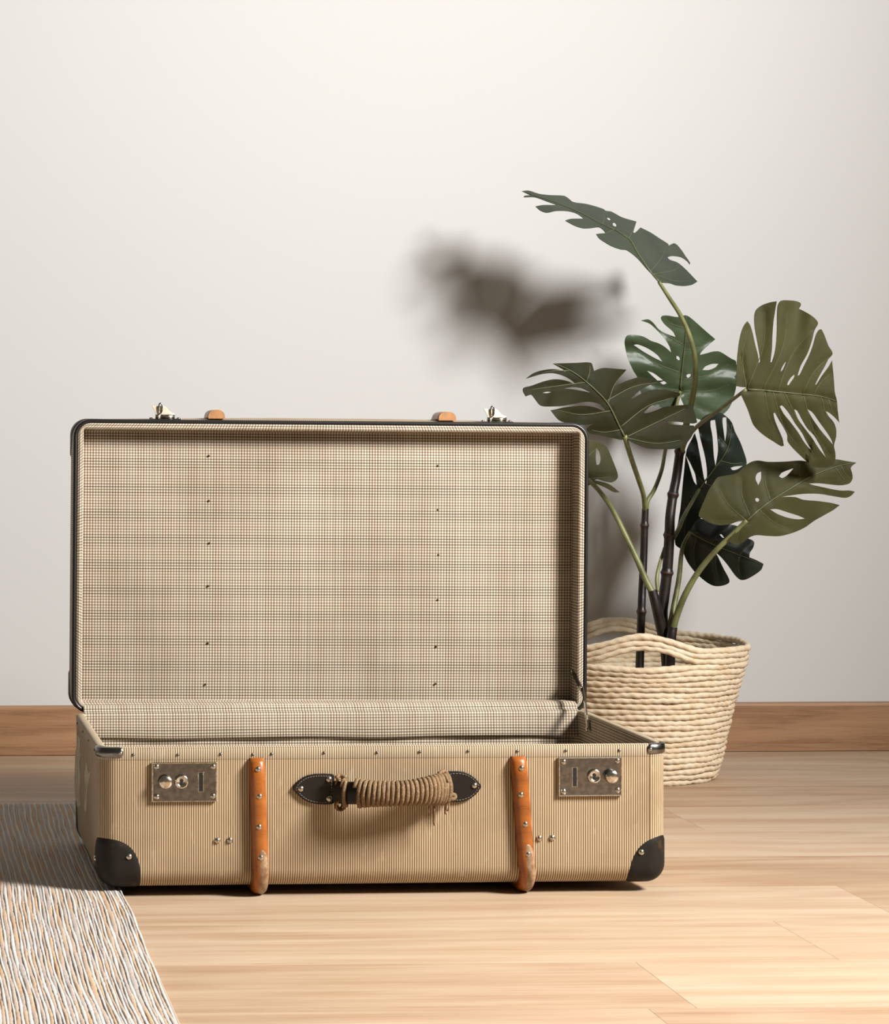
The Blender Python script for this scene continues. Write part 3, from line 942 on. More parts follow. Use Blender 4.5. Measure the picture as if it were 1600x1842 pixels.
# the cord wound round the grip
def wound(i0, i1, turns, rope_r, name, wob=0.0):
    path = []
    n = int(turns * 26)
    for k in range(n + 1):
        t = k / n; fi = i0 + (i1 - i0) * t
        i = min(int(fi), len(ctr) - 2); fr = fi - i
        c = ctr[i].lerp(ctr[i + 1], fr)
        d = (ctr[i + 1] - ctr[i]).normalized(); out = d.cross(Vector((0, 0, 1))).normalized()
        h = H_[i] + (H_[i + 1] - H_[i]) * fr; tt = T_[i] + (T_[i + 1] - T_[i]) * fr
        a = 2 * PI * turns * t + 0.5
        path.append(c + out * math.cos(a) * (tt + rope_r * 0.9) + Vector((0, 0, 1)) * math.sin(a) * (h + rope_r * 0.9) + d * wob * math.sin(a * 2 + k * 0.13))
    # twisted strands: the tube radius ripples along and around
    N = len(path); ns = 8; verts = []
    up = None
    for i in range(N):
        d = (path[min(i + 1, N - 1)] - path[max(i - 1, 0)]).normalized()
        cen = ctr[min(int(i0 + (i1 - i0) * i / N), len(ctr) - 1)]
        rad = (path[i] - cen); rad -= d * rad.dot(d); rad.normalize(); bn = d.cross(rad)
        for j in range(ns):
            a = 2 * PI * j / ns
            r = rope_r * (0.86 + 0.20 * abs(math.cos(1.5 * a + i * 0.55)))
            verts.append(path[i] + (rad * math.cos(a) + bn * math.sin(a)) * r)
    f = grid_faces(N, ns, True, True); f.append(tuple(range(ns))); b = (N - 1) * ns; f.append(tuple(range(b, b + ns))[::-1])
    o = obj(name, verts, f, MAT['hrope'], handle)
    bm = bmesh.new(); bm.from_mesh(o.data); bmesh.ops.recalc_face_normals(bm, faces=bm.faces); bm.to_mesh(o.data); bm.free()
    return o
wound(25.0, 77.5, 21, 0.0031, 'cord_winding')
wound(15.5, 18.0, 1.1, 0.0026, 'cord_turn')
wound(79.5, 88.0, 2.6, 0.0027, 'cord_turn')
# wire eyes at both ends of the grip
def eye(zx, zy, ry):
    c = hpt(zx, zy, -0.010)
    ring_ = [c + Vector((0.0062 * math.cos(a), -0.003 * math.sin(a), ry * math.sin(a))) for a in [2 * PI * k / 36 for k in range(37)]]
    tube('wire_eye', ring_, 0.0017, MAT['brass'], handle, 8)
eye(447, 420, 0.0205); eye(1210, 400, 0.0185)
lr = [hpt(452, 515, -0.012) + Vector((0.0062 * math.cos(a), -0.002 * math.sin(a), 0.0062 * math.sin(a))) for a in [2 * PI * k / 24 for k in range(25)]]
tube('wire_loop', lr, 0.0018, MAT['brass'], handle, 8)
# knots and frayed ends of the cord
for pts, r, nm in (([(1160, 330), (1165, 285), (1195, 272), (1218, 290), (1212, 330), (1190, 345)], 0.0028, 'cord_knot'),
                   ([(440, 330), (425, 312), (445, 300), (475, 305), (490, 325)], 0.0026, 'cord_knot'),
                   ([(1238, 452), (1256, 436), (1276, 444), (1272, 464), (1250, 470), (1240, 458)], 0.0026, 'cord_knot'),
                   ([(1122, 505), (1126, 560), (1122, 615), (1130, 662)], 0.0012, 'frayed_end'),
                   ([(1095, 505), (1085, 545), (1092, 585)], 0.0008, 'frayed_end'),
                   ([(1232, 470), (1216, 505), (1206, 545), (1210, 578)], 0.0013, 'frayed_end'),
                   ([(1228, 480), (1232, 520), (1222, 556)], 0.0008, 'frayed_end')):
    y = -0.024 if nm == 'frayed_end' and pts[0][0] < 1200 else -0.014
    if pts[0][0] < 500: y = -0.016
    p = catmull([hpt(a, b, y - 0.002 * math.sin(i * 2.1)) for i, (a, b) in enumerate(pts)], 6)
    tube(nm, p, r, MAT['hrope'], handle, 8)

# remains of paper labels on the left side
def sticker(pts):
    """(y, z) outline on the left side wall"""
    prism('torn_sticker', pts, 0.0, -0.0005, MAT['paper'], sc, 0, lambda y, z, d: (d, y, z))
def side(px, py):
    """point of the left side wall (x = 0) seen at a pixel: (y, z)"""
    mm = (px - PPX) / FPX
    y = (SX0 - mm * SZ0) / (mm * cs + ss)
    return y, CAM_H - (py - PPY) / FPX * (SZ0 + y * cs)
for pl_ in ([(139.5, 1320), (145, 1330), (144.5, 1352), (146, 1358), (143.5, 1372), (145.5, 1398), (144, 1430), (146, 1448), (142, 1453), (136, 1447), (134.5, 1400), (136, 1352), (138.5, 1345)],
            [(155, 1370), (158, 1378), (160, 1392), (163, 1388), (160, 1408), (157, 1428), (155.5, 1462), (152, 1456), (154, 1420), (152.5, 1395), (154, 1385)]):
    sticker([side(*p) for p in pl_])

# ------------------------------------------------------------------ basket
BC = W((1133 - PPX) / FPX * 4.456, 4.456, 0.0)
basket = empty('basket', BC)
tag(basket, 'round coiled raffia rope basket with two handles standing behind the suitcase', 'basket')
PROF = [(0.0, 0.1415), (0.015, 0.1490), (0.033, 0.1548), (0.060, 0.1595), (0.086, 0.1652), (0.124, 0.1737), (0.160, 0.1836), (0.194, 0.1935), (0.231, 0.1997)]
def prad(z):
    if z <= 0: return PROF[0][1]
    for (a, b), (c, d) in zip(PROF, PROF[1:]):
        if z <= c: return b + (d - b) * (z - a) / (c - a)
    return PROF[-1][1]
NC = 25; RR = 0.0053; PIT = (0.2315 - RR * 2) / (NC - 1)
th_f = math.atan2(-0.19, -0.020)     # the front handle, towards the room
th_b = th_f + PI
def angd(a, b):
    return abs((a - b + PI) % (2 * PI) - PI)
def hb(th, wdt):
    """bump of a handle around its middle"""
    u = 0
    for c, k in ((th_f - YAW, 1.0), (th_b - YAW, 1.05)):
        d = angd(th, c) / wdt
        if d < 1: u = max(u, k * (0.5 + 0.5 * math.cos(PI * d)) ** 0.8)
    return u
rb = random.Random(11)
for c in range(NC):
    zc = RR + PIT * c
    top = NC - 1 - c
    n = 432; ns = 10; verts = []
    ph = [rb.uniform(0, 6.28) for _ in range(4)]
    mtw = rb.choice((58, 62, 66, 70))
    for i in range(n):
        th = 2 * PI * i / n
        z = zc + 0.0007 * math.sin(3 * th + ph[0]) + 0.0005 * math.sin(7 * th + ph[1]) + 0.0004 * math.sin(17 * th + ph[2])
        # gentle waviness of the upper edge
        z += 0.0035 * math.sin(2 * (th - 0.4)) * (c / NC) ** 3
        if top <= 2:
            z += 0.0225 * hb(th, 0.50) - (2 - top) * 0.0012 * hb(th, 0.5)
        elif top <= 6:
            z -= 0.006 * hb(th, 0.50) * (1 - (top - 3) / 4.0)
        R = prad(zc) - RR + 0.0007 * math.sin(5 * th + ph[3]) + 0.0005 * math.sin(11 * th + ph[1]) + (0.003 * hb(th, 0.5) if top <= 2 else 0)
        rr_ = RR * (1 + 0.07 * math.sin(13 * th + ph[2]) + 0.05 * math.sin(29 * th + ph[0]))
        for j in range(ns):
            a = 2 * PI * j / ns
            r = rr_ * (0.88 + 0.24 * abs(math.cos((2 * a + mtw * th) / 2 + ph[0])) ** 0.8)
            verts.append(((R + r * math.cos(a)) * math.cos(th), (R + r * math.cos(a)) * math.sin(th), z + r * math.sin(a)))
    f = []
    for i in range(n):
        for j in range(ns):
            a = i * ns + j; b = i * ns + (j + 1) % ns; c2 = ((i + 1) % n) * ns
            f.append((a, c2 + j, c2 + (j + 1) % ns, b))
    obj('rope_coil', verts, f, MAT['raffia'], basket)
# coiled bottom
verts = []
for k in range(13):
    r = 0.137 * k / 12 + 0.0005
    for j in range(48): verts.append((r * math.cos(2 * PI * j / 48), r * math.sin(2 * PI * j / 48), 0.004 + 0.0015 * (k % 2)))
obj('bottom', verts, grid_faces(13, 48, True), MAT['raffia'], basket)

# ------------------------------------------------------------------ plant
PC = BC + Vector((0.045, 0.0, 0.012))
plant = empty('monstera_plant', PC)
tag(plant, 'potted monstera with split green leaves on long stalks standing in the rope basket', 'plant')
def pl_at(px, py, Z): return at(px, py, Z) - PC
# nursery pot hidden in the basket
verts = []; prof = [(0.070, 0.0), (0.072, 0.002), (0.090, 0.128), (0.094, 0.129), (0.094, 0.136), (0.088, 0.136), (0.086, 0.120)]
for r, z in prof:
    for j in range(32): verts.append((r * math.cos(2 * PI * j / 32), r * math.sin(2 * PI * j / 32), z))
f = grid_faces(len(prof), 32, True); f.append(tuple(range(32))[::-1])
obj('nursery_pot', verts, f, MAT['pot'], plant)
verts = [(0, 0, 0.124)]
for k in range(1, 9):
    r = 0.0868 * k / 8
    for j in range(32): verts.append((r * math.cos(2 * PI * j / 32), r * math.sin(2 * PI * j / 32), 0.122 + random.uniform(-0.002, 0.003)))
f = [(0, 1 + j, 1 + (j + 1) % 32) for j in range(32)]
for k in range(7):
    for j in range(32):
        a = 1 + k * 32 + j; b = 1 + k * 32 + (j + 1) % 32
        f.append((a, a + 32, b + 32, b))
obj('soil', verts, f, MAT['soil'], plant)

def stalk(name, pts, mat, r0, r1, ns=10, nodes=()):
    """pts: (px, py, Z); radii in pixels at those depths"""
    P = catmull([pl_at(*p) for p in pts], 8)
    n = len(P); Zm = sum(p[2] for p in pts) / len(pts)
    rad = [(r0 + (r1 - r0) * i / (n - 1)) * Zm / FPX for i in range(n)]
    # ringed nodes
    ys = [at_y(p, Zm) for p in P]
    if nodes:
        for i in range(n):
            for ny in nodes:
                d = abs(ys[i] - ny)
                if d < 7: rad[i] *= 1 + 0.22 * (1 - d / 7)
    o = tube(name, P, rad, mat, plant, ns)
    for ny in nodes:
        i = min(range(n), key=lambda k: abs(ys[k] - ny))
        i = max(1, min(n - 2, i))
        d = (P[i + 1] - P[i - 1]).normalized()
        pp = [P[i] - d * 0.0022, P[i] - d * 0.0010, P[i] + d * 0.0010, P[i] + d * 0.0022]
        tube('stem_node', pp, [rad[i] * 0.98, rad[i] * 1.03, rad[i] * 1.03, rad[i] * 0.98], MAT['node'], o, ns)
    return o
def at_y(p, Z):
    return PPY - (p.z + PC.z - CAM_H) / Z * FPX
ZB = 4.45
def dense(pts, k=4):
    v = catmull([Vector(p) for p in pts], k)
    return [tuple(p) for p in v]
stalk('stem', dense([(1225, 800, 4.46), (1218, 854, 4.46), (1211, 892, 4.455), (1206, 930, 4.45), (1205, 961, 4.45), (1201, 1025, 4.45), (1195, 1075, 4.45), (1192, 1110, 4.45), (1200, 1165, 4.45), (1203, 1225, 4.45), (1203, 1260, 4.45)]), MAT['trunk'], 8.0, 11.0, 12, (812, 890, 963, 1030))
stalk('stem', dense([(1174, 1062, 4.43), (1181, 1090, 4.43), (1188, 1120, 4.435), (1198, 1165, 4.44), (1204, 1225, 4.445), (1205, 1260, 4.45)]), MAT['trunk'], 8.5, 12.0, 12)
stalk('stem', dense([(1161.5, 915, 4.49), (1160, 950, 4.49), (1158.5, 1000, 4.49), (1156, 1060, 4.485), (1154.5, 1100, 4.48), (1151.5, 1190, 4.48), (1150, 1258, 4.475)]), MAT['trunk'], 6.2, 8.0, 12, (945, 1100))
stalk('stem', dense([(1211, 1128, 4.42), (1208, 1150, 4.42), (1206, 1190, 4.43), (1206, 1258, 4.44)]), MAT['trunk'], 8.5, 9.5, 12)
stalk('petiole', [(1186, 507, 4.422), (1206, 538, 4.43), (1224, 566, 4.44), (1240, 602, 4.445), (1250, 640, 4.45), (1251, 680, 4.455), (1246, 715, 4.458), (1236, 760, 4.47), (1226, 806, 4.46)], MAT['petiole'], 3.2, 6.6)
stalk('petiole', [(1342, 701, 4.272), (1300, 733, 4.33), (1258, 764, 4.39), (1236, 790, 4.435), (1227, 812, 4.455)], MAT['petiole'], 3.0, 4.4)
stalk('petiole', [(1124, 784, 4.285), (1130, 805, 4.31), (1138, 830, 4.36), (1149, 862, 4.42), (1158, 890, 4.46), (1161, 918, 4.49)], MAT['petiole'], 4.5, 4.6)
stalk('petiole', [(1224, 704, 4.622), (1212, 750, 4.60), (1198, 808, 4.56), (1191, 845, 4.53), (1178, 880, 4.50), (1166, 900, 4.49), (1163, 919, 4.49)], MAT['petiole'], 3.0, 4.0)
stalk('petiole', [(1058, 862, 4.50), (1080, 885, 4.485), (1103, 918, 4.465), (1125, 962, 4.45), (1145, 1003, 4.44), (1161, 1040, 4.435), (1175, 1068, 4.43)], MAT['petiole'], 3.8, 6.2)
stalk('petiole', [(1196, 985, 4.47), (1187, 1015, 4.45), (1182, 1040, 4.44), (1184, 1064, 4.435)], MAT['petiole'], 2.6, 3.6)
stalk('petiole', [(1344, 936, 4.345), (1318, 962, 4.355), (1285, 994, 4.37), (1256, 1030, 4.39), (1233, 1070, 4.40), (1218, 1108, 4.415), (1211, 1132, 4.42)], MAT['petiole'], 4.2, 6.4)
stalk('petiole', [(1259, 880, 4.53), (1246, 902, 4.52), (1231, 928, 4.50), (1222, 950, 4.475), (1212, 968, 4.455)], MAT['petiole'], 3.0, 4.2)
stalk('petiole', [(1242, 957, 4.50), (1230, 980, 4.49), (1226, 1000, 4.48), (1222, 1040, 4.46), (1214, 1085, 4.44), (1206, 1130, 4.43), (1204, 1160, 4.435)], MAT['petiole'], 3.0, 6.0)

def seg_dist(p, a, b):
    d = b - a; L2 = d.length_squared
    t = max(0.0, min(1.0, (p - a).dot(d) / L2)) if L2 else 0.0
    q = a + d * t
    side_ = d.x * (p.y - a.y) - d.y * (p.x - a.x)
    return (p - q).length, side_, t
def poly_dist(p, P):
    best = (1e9, 1, 0.0); acc = 0.0
    for a, b in zip(P, P[1:]):
        L = (b - a).length
        d, s, t = seg_dist(p, a, b)
        if d < best[0]: best = (d, 1 if s > 0 else -1, acc + L * t)
        acc += L
    return best[0] * best[1], best[2]
def inside(p, poly):
    c = False; n = len(poly); j = n - 1
    for i in range(n):
        if (poly[i].y > p.y) != (poly[j].y > p.y) and p.x < (poly[j].x - poly[i].x) * (p.y - poly[i].y) / (poly[j].y - poly[i].y) + poly[i].x: c = not c
        j = i
    return c
def smooth_closed(P, cos_corner=0.35, n=3):
    """round the curved stretches, keep the sharp tips"""
    N = len(P); out = []
    tan = []
    for i in range(N):
        a = (P[i] - P[i - 1]); b = (P[(i + 1) % N] - P[i])
        if a.length < 1e-6 or b.length < 1e-6: tan.append(None); continue
        tan.append(None if a.normalized().dot(b.normalized()) < cos_corner else (P[(i + 1) % N] - P[i - 1]) * 0.5)
    for i in range(N):
        p, q = P[i], P[(i + 1) % N]
        L = (q - p).length
        m0 = tan[i].normalized() * L * 0.9 if tan[i] is not None else (q - p)
        m1 = tan[(i + 1) % N].normalized() * L * 0.9 if tan[(i + 1) % N] is not None else (q - p)
        for k in range(n):
            t = k / n
            out.append(p * (2 * t ** 3 - 3 * t * t + 1) + m0 * (t ** 3 - 2 * t * t + t) + q * (-2 * t ** 3 + 3 * t * t) + m1 * (t ** 3 - t * t))
    return out

def leaf(label, outline, holes, rib, Z0, mat, kp=0.0, kn=0.0, along=0.0, curl=0.0, o=(0, 0), s=1.0, tips=(), wave=0.0, vein=None, flipn=False):
    """A split leaf. outline/holes/rib are tracings (zoom coordinates, origin o, scale s).
    kp, kn: how much each half leans away from the viewer (depth px per px from the midrib);
    along: lean along the midrib; curl: bending of the edges; Z0: depth of the leaf base."""
    C = lambda q: Vector((o[0] + q[0] / s, o[1] + q[1] / s))
    out = smooth_closed([C(q) for q in outline])
    hol = [smooth_closed([C(q) for q in h], 0.0) for h in holes]
    R = catmull([Vector((C(q).x, C(q).y, 0)) for q in rib], 5)
    R2 = [Vector((q.x, q.y)) for q in R]
    Ltot = sum((b - a).length for a, b in zip(R2, R2[1:]))
    def depth(p):
        sd, t = poly_dist(p, R2)
        k = kp if sd > 0 else kn
        u = abs(sd)
        d = k * u + along * t + curl * u * u / 100.0 + wave * math.sin(t / Ltot * 17 + (1.5 if sd > 0 else 0)) * u / 12.0
        d += 3.0 * math.exp(-(u / 5.0) ** 2)          # groove of the midrib
        for vl in VL:
            dd = poly_dist(p, vl)[0]
            d += 2.4 * math.exp(-(dd / 5.0) ** 2)
        return Z0 + d * Z0 / FPX
    # side veins from the midrib to the lobe tips
    VL = []
    for tip in tips:
        tp = C(tip)
        sd, t = poly_dist(tp, R2)
        best = None
        for cand in range(0, 13):
            t0 = max(0.0, min(Ltot * 0.96, t - abs(sd) * (0.45 + 0.12 * ((cand + 1) // 2) * (1 if cand % 2 else -1))))
            acc = 0.0; a0 = R2[0]
            for a, b in zip(R2, R2[1:]):
                L = (b - a).length
                if acc + L >= t0: a0 = a.lerp(b, (t0 - acc) / max(L, 1e-6)); break
                acc += L
            for bow in (0.07, 0.0, -0.07):
                mid = a0.lerp(tp, 0.5); dd = tp - a0; nn = Vector((-dd.y, dd.x)) * (bow if sd > 0 else -bow); e_ = a0.lerp(tp, 0.90)
                vl = [Vector((v.x, v.y)) for v in catmull([Vector((a0.x, a0.y, 0)), Vector((mid.x + nn.x, mid.y + nn.y, 0)), Vector((e_.x, e_.y, 0))], 9)]
                run = 0
                for q in vl:
                    if not inside(q, out) or any(inside(q, h) for h in hol): break
                    run += 1
                if best is None or run > best[0]: best = (run, vl[:run])
            if best[0] >= 19: break
        if best[0] >= 6: VL.append(best[1][:max(4, best[0] - (0 if best[0] >= 19 else 1))])
    pts = list(out); edges = [(i, (i + 1) % len(out)) for i in range(len(out))]
    for h in hol:
        b = len(pts); pts += h; edges += [(b + i, b + (i + 1) % len(h)) for i in range(len(h))]
    x0 = min(p.x for p in out); x1 = max(p.x for p in out); y0 = min(p.y for p in out); y1 = max(p.y for p in out)
    st = 5.0; rj = random.Random(5)
    y = y0
    border = pts[:]
    while y < y1:
        x = x0
        while x < x1:
            q = Vector((x + rj.uniform(-1, 1), y + rj.uniform(-1, 1)))
            if inside(q, out) and not any(inside(q, h) for h in hol) and min((q - b).length_squared for b in border) > 5: pts.append(q)
            x += st
        y += st
    V, E, F, *_ = delaunay_2d_cdt(pts, edges, [], 1, 1e-4)
    faces = []
    for fc in F:
        c = sum((Vector(V[i]) for i in fc), Vector((0, 0))) / len(fc)
        if inside(c, out) and not any(inside(c, h) for h in hol): faces.append(tuple(fc))
    v3 = [pl_at(p[0], p[1], depth(Vector(p))) for p in V]
    me = mesh('leaf', v3, faces, mat, True)
    bm = bmesh.new(); bm.from_mesh(me)
    bmesh.ops.delete(bm, geom=[v for v in bm.verts if not v.link_faces], context='VERTS')
    bmesh.ops.recalc_face_normals(bm, faces=bm.faces)
    if bm.faces and sum((f.normal.dot(CF) for f in bm.faces)) > 0: bmesh.ops.reverse_faces(bm, faces=bm.faces)
    bm.to_mesh(me); bm.free()
    ob = link('leaf', me, None, plant)
    if label: ob['label'] = label
    sm = ob.modifiers.new('thickness', 'SOLIDIFY'); sm.thickness = 0.0009; sm.offset = -1
    es = ob.modifiers.new('edge', 'EDGE_SPLIT'); es.split_angle = math.radians(55)
    n = len(R2)
    rp = [pl_at(p.x, p.y, depth(p) - 0.0011) for p in R2]
    tube('midrib', rp, [0.0017 * (1 - 0.75 * i / (n - 1)) for i in range(n)], vein or MAT['vein'], ob, 8)
    for vl in VL:
        vp = [pl_at(p.x, p.y, depth(p) - 0.0004) for p in vl]
        tube('side_vein', vp, [0.00075 * (1 - 0.6 * i / (len(vp) - 1)) for i in range(len(vp))], vein or MAT['vein'], ob, 6)
    return ob

# top leaf, nearly edge on
leaf('topmost leaf, seen almost edge on',
     [(80, 100), (130, 95), (210, 120), (300, 130), (400, 135), (435, 155), (470, 182), (560, 195), (640, 215), (705, 238), (715, 248), (760, 255), (840, 298), (950, 330), (925, 412), (938, 415), (980, 375), (1060, 415), (1120, 455), (1188, 498), (1195, 512), (1240, 495), (1290, 545), (1320, 590), (1355, 640), (1355, 655), (1335, 630), (1290, 600), (1220, 590), (1185, 600), (1200, 618), (1260, 640), (1310, 680), (1360, 730), (1412, 785), (1370, 810), (1310, 820), (1250, 815), (1205, 800), (1150, 795), (1120, 785), (1080, 740), (1030, 690), (960, 610), (880, 548), (830, 540), (760, 515), (700, 480), (665, 455), (645, 425), (680, 420), (715, 418), (700, 395), (665, 372), (610, 378), (545, 380), (480, 360), (410, 322), (450, 310), (510, 308), (552, 308), (500, 270), (430, 250), (340, 248), (270, 262), (220, 245), (185, 215), (240, 205), (330, 205), (350, 205), (280, 180), (180, 145), (95, 145), (100, 135), (150, 130)],
     [[(728, 298), (742, 300), (755, 312), (745, 320), (730, 312)], [(770, 342), (785, 338), (798, 355), (795, 368), (775, 362)]],
     [(1118, 785), (1040, 690), (960, 570), (900, 470), (800, 400), (700, 355), (540, 270), (350, 190), (110, 110)], 4.42, MAT['leaf'],
     kp=3.2, kn=-2.6, along=0.36, o=(920, 320), s=4.2105, tips=[(950, 335), (1185, 500), (1350, 640), (1405, 785), (700, 245), (420, 325), (655, 430), (200, 218), (1200, 795)])
# back leaf in the middle
leaf('glossy leaf behind the tall stalk',
     [(865, 1290), (860, 1235), (882, 1192), (940, 1188), (1010, 1205), (1060, 1235), (1120, 1255), (1170, 1285), (1212, 1322), (1200, 1280), (1160, 1210), (1100, 1150), (1050, 1105), (985, 1082), (1040, 1073), (1078, 1100), (1120, 1148), (1180, 1182), (1246, 1206), (1225, 1165), (1165, 1112), (1135, 1065), (1150, 1045), (1200, 1045), (1260, 1055), (1320, 1040), (1360, 1060), (1430, 1120), (1480, 1165), (1547, 1222), (1490, 1270), (1440, 1320), (1430, 1342), (1480, 1330), (1530, 1316), (1580, 1316), (1640, 1352), (1675, 1374), (1705, 1392), (1706, 1480), (1706, 1572), (1692, 1640), (1655, 1740), (1590, 1803), (1520, 1832), (1460, 1838), (1390, 1815), (1330, 1760), (1295, 1690), (1278, 1640), (1262, 1690), (1230, 1730), (1150, 1740), (1060, 1715), (1000, 1660), (975, 1600), (955, 1510), (925, 1460), (890, 1380)],
     [[(925, 1265), (960, 1262), (1040, 1295), (1110, 1345), (1145, 1392), (1080, 1360), (1000, 1315)], [(1028, 1460), (1080, 1480), (1140, 1525), (1180, 1555), (1150, 1565), (1080, 1510)],
      [(1252, 1350), (1268, 1352), (1280, 1375), (1270, 1382), (1254, 1368)], [(1328, 1497), (1345, 1485), (1362, 1488), (1358, 1505), (1338, 1514)], [(1450, 1455), (1470, 1430), (1520, 1410), (1572, 1408), (1550, 1435), (1500, 1455)]],
     [(1280, 1610), (1295, 1450), (1312, 1300), (1322, 1160), (1322, 1050)], 4.62, MAT['leafmid'],
     kp=0.2, kn=0.15, along=-0.25, curl=-0.1, o=(920, 320), s=4.2105, tips=[(870, 1240), (990, 1085), (1145, 1060), (1540, 1222), (1690, 1400), (1700, 1560), (960, 1510), (1560, 1800), (1100, 1720)], wave=0.6)
# leaf over the suitcase corner
leaf('drooping leaf reaching over the suitcase lid corner',
     [(300, 135), (380, 133), (480, 130), (575, 130), (590, 165), (598, 190), (612, 182), (660, 168), (740, 172), (830, 180), (790, 230), (745, 290), (752, 300), (800, 275), (860, 250), (920, 235), (980, 242), (1050, 258), (1120, 254), (1060, 276), (1000, 290), (940, 320), (880, 370), (860, 388), (880, 385), (960, 340), (1040, 322), (1120, 325), (1218, 352), (1210, 370), (1160, 385), (1080, 405), (1000, 445), (955, 490), (970, 495), (1040, 475), (1100, 450), (1180, 440), (1300, 430), (1322, 490), (1340, 560), (1310, 568), (1200, 555), (1080, 545), (1075, 558), (1140, 572), (1240, 578), (1318, 582), (1310, 640), (1280, 690), (1240, 730), (1180, 750), (1060, 752), (980, 745), (900, 715), (850, 690), (822, 668), (800, 685), (730, 672), (640, 655), (560, 636), (545, 605), (580, 578), (640, 552), (700, 545), (640, 552), (580, 573), (500, 578), (440, 572), (380, 560), (340, 540), (284, 472), (400, 450), (520, 440), (600, 450), (660, 475), (684, 478), (640, 430), (560, 412), (480, 420), (380, 440), (300, 445), (215, 440), (170, 390), (148, 362), (138, 360), (105, 372), (85, 335), (90, 310), (150, 295), (230, 265), (300, 250), (360, 252), (420, 268), (468, 288), (430, 255), (370, 222), (300, 205), (220, 212), (150, 232), (104, 246), (160, 205), (240, 182), (320, 178), (390, 192), (430, 218), (400, 195), (350, 165)],
     [[(385, 316), (440, 305), (510, 315), (572, 346), (530, 336), (450, 322)], [(222, 346), (260, 338), (292, 341), (260, 349)]],
     [(820, 668), (780, 590), (700, 430), (600, 320), (480, 220), (390, 168), (310, 137)], 4.28, MAT['leafdeep'],
     kp=0.55, kn=0.10, along=-0.25, curl=-0.20, o=(920, 620), s=4.0, tips=[(120, 243), (95, 330), (295, 472), (555, 615), (570, 138), (820, 182), (1100, 257), (1205, 355), (1295, 440), (1260, 690)], wave=0.5)
# upright right leaf
leaf('broad upright leaf at the far right, cut by long slits',
     [(690, 745), (650, 742), (612, 735), (612, 650), (618, 540), (628, 430), (645, 340), (670, 275), (695, 243), (715, 270), (735, 330), (755, 420), (776, 500), (783, 560), (790, 548), (785, 480), (770, 400), (752, 300), (748, 210), (760, 160), (800, 125), (860, 102), (918, 92), (908, 150), (893, 250), (885, 360), (882, 450), (870, 556), (882, 552), (905, 470), (915, 380), (918, 280), (918, 190), (925, 120), (950, 88), (1020, 86), (1070, 92), (1100, 108), (1098, 130), (1085, 148), (1120, 165), (1180, 200), (1215, 230), (1232, 260), (1205, 310), (1185, 390), (1150, 490), (1100, 580), (1076, 655), (1090, 650), (1120, 590), (1165, 500), (1195, 420), (1215, 350), (1240, 308), (1258, 305), (1280, 350), (1310, 430), (1342, 488), (1310, 530), (1280, 590), (1240, 660), (1207, 728), (1220, 722), (1260, 660), (1310, 590), (1337, 540), (1345, 620), (1352, 700), (1358, 780), (1375, 850), (1380, 920), (1392, 1012), (1360, 975), (1320, 940), (1290, 925), (1310, 962), (1350, 1010), (1368, 1060), (1368, 1120), (1352, 1185), (1362, 1240), (1362, 1290), (1345, 1330), (1300, 1350), (1210, 1350), (1160, 1320), (1120, 1283), (1060, 1225), (1000, 1155), (998, 1110), (975, 1060), (940, 1000), (905, 935), (893, 942), (900, 980), (930, 1060), (960, 1130), (972, 1187), (950, 1190), (900, 1160), (830, 1115), (770, 1065), (735, 1020), (700, 920), (665, 840), (640, 790), (660, 772)],
     [[(940, 888), (958, 882), (1010, 940), (1060, 1020), (1110, 1090), (1145, 1160), (1183, 1226), (1130, 1165), (1080, 1085), (1020, 1005), (970, 945)],
      [(1050, 912), (1072, 922), (1110, 990), (1150, 1055), (1200, 1110), (1250, 1190), (1292, 1277), (1240, 1212), (1180, 1120), (1130, 1055), (1080, 985)],
      [(1150, 910), (1188, 935), (1240, 1008), (1290, 1075), (1328, 1135), (1345, 1178), (1300, 1128), (1240, 1055), (1190, 985)],
      [(997, 725), (1005, 700), (1030, 665), (1052, 647), (1050, 668), (1025, 705), (1008, 728)], [(946, 630), (955, 600), (975, 565), (994, 542), (980, 580), (962, 615)]],
     [(690, 760), (800, 765), (900, 775), (1100, 795), (1250, 812), (1375, 850)], 4.27, MAT['leafolive'],
     kp=0.22, kn=-0.12, along=0.08, curl=0.05, o=(1180, 520), s=4.2105, tips=[(640, 480), (695, 260), (840, 110), (1020, 95), (1220, 255), (1335, 488), (1345, 620), (1385, 1000), (1365, 1070), (1340, 1310), (1230, 1330), (1100, 1240), (960, 1175)], wave=0.5)
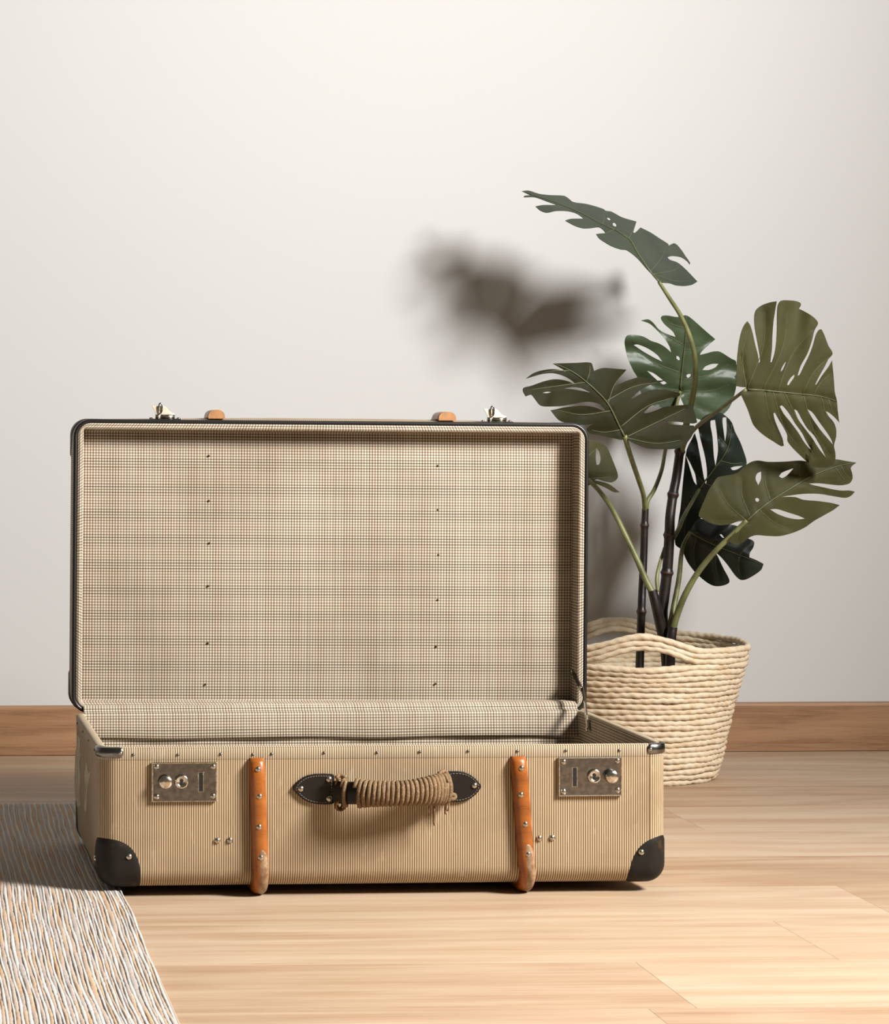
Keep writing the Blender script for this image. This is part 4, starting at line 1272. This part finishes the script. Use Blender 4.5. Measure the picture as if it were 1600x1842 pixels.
# lower right leaf
leaf('low leaf pointing right, lit along its midrib',
     [(1522, 388), (1480, 425), (1490, 470), (1492, 510), (1470, 545), (1410, 560), (1330, 555), (1240, 545), (1162, 546), (1200, 560), (1290, 580), (1400, 600), (1470, 600), (1510, 608), (1480, 640), (1440, 655), (1360, 645), (1240, 625), (1120, 625), (1000, 640), (960, 648), (1060, 650), (1120, 670), (1240, 680), (1340, 695), (1395, 710), (1350, 745), (1280, 785), (1200, 830), (1130, 880), (1040, 920), (940, 945), (840, 943), (760, 938), (710, 955), (680, 980), (640, 1005), (600, 1008), (560, 990), (545, 975), (580, 940), (640, 880), (680, 838), (635, 832), (590, 845), (560, 855), (480, 862), (400, 840), (350, 810), (325, 790), (340, 740), (370, 670), (400, 600), (440, 540), (470, 500), (540, 485), (620, 465), (680, 410), (730, 380), (780, 372), (850, 382), (980, 380), (1100, 372), (1200, 385), (1360, 362), (1440, 375)],
     [[(800, 455), (800, 510), (778, 558), (757, 510), (770, 470)], [(1045, 430), (1000, 480), (960, 505), (935, 492), (955, 465), (1000, 445)], [(756, 660), (772, 655), (785, 668), (775, 684), (760, 680)], [(868, 742), (920, 740), (1000, 765), (1080, 790), (1132, 813), (1080, 818), (1000, 805), (920, 775)]],
     [(688, 830), (760, 765), (870, 680), (1060, 560), (1200, 480), (1380, 415), (1515, 388)], 4.34, MAT['leafolive'],
     kp=0.30, kn=0.45, along=0.06, curl=-0.10, o=(1180, 740), s=4.2105, tips=[(1480, 520), (1490, 612), (1380, 712), (1050, 910), (600, 1000), (420, 830), (450, 545), (640, 470), (830, 385), (1090, 380)], wave=0.4)
# leaves in the shade, which is put into their darker green
leaf('dark leaf hanging behind the main stem',
     [(235, 290), (290, 180), (330, 100), (345, 60), (400, 20), (480, 5), (550, 50), (580, 90), (600, 150), (640, 230), (670, 310), (690, 390), (660, 480), (560, 580), (450, 700), (350, 800), (270, 920), (230, 1000), (190, 1042), (150, 1010), (148, 940), (180, 800), (200, 600), (215, 450)],
     [[(295, 135), (318, 110), (345, 230), (375, 350), (390, 470), (382, 555), (365, 500), (345, 380), (320, 250)], [(415, 75), (450, 65), (465, 180), (472, 300), (455, 418), (440, 330), (432, 200)], [(508, 50), (535, 45), (540, 150), (525, 230), (515, 150)], [(230, 335), (265, 400), (300, 480), (312, 560), (290, 530), (262, 440)], [(568, 428), (600, 418), (662, 413), (620, 440), (585, 446)]],
     [(330, 590), (380, 520), (440, 440), (520, 330), (560, 230), (575, 100)], 4.54, MAT['leafdark'],
     kp=0.5, kn=0.3, along=-0.1, o=(1180, 740), s=4.2105, tips=[(240, 320), (340, 90), (480, 20), (680, 390), (560, 570), (200, 1020)], wave=0.8)
leaf('dark low leaf with rounded lobes beside the lowest stalk',
     [(325, 815), (400, 830), (480, 862), (560, 855), (640, 880), (690, 955), (745, 985), (740, 1030), (715, 1070), (710, 1105), (760, 1125), (818, 1155), (800, 1200), (740, 1245), (680, 1275), (640, 1275), (600, 1240), (550, 1170), (500, 1110), (456, 1068), (480, 1120), (520, 1200), (557, 1270), (555, 1300), (500, 1322), (440, 1322), (380, 1290), (300, 1220), (240, 1140), (210, 1070), (205, 1020), (235, 955), (262, 905)],
     [[(485, 932), (500, 930), (522, 960), (505, 955)]],
     [(258, 915), (340, 960), (440, 1010), (560, 1060), (690, 1110), (790, 1155)], 4.52, MAT['leafdark'],
     kp=0.3, kn=0.3, along=0.0, curl=0.2, o=(1180, 740), s=4.2105, tips=[(480, 1300), (300, 1200), (640, 1260), (730, 1000), (560, 870)], wave=0.5)
leaf('small leaf half hidden behind the suitcase lid',
     [(420, 740), (500, 700), (560, 690), (640, 700), (690, 740), (730, 830), (765, 920), (766, 960), (730, 990), (680, 985), (620, 968), (600, 975), (700, 1000), (782, 1062), (740, 1062), (680, 1030), (600, 1000), (540, 1020), (450, 1040), (360, 1000), (310, 920), (340, 820)],
     [[(612, 740), (635, 770), (645, 820), (635, 860), (615, 865), (610, 820)]],
     [(560, 965), (500, 900), (440, 840), (400, 780)], 4.51, MAT['leafolive'],
     kp=0.2, kn=0.3, o=(920, 620), s=4.0, tips=[(745, 950), (640, 720), (340, 900)])
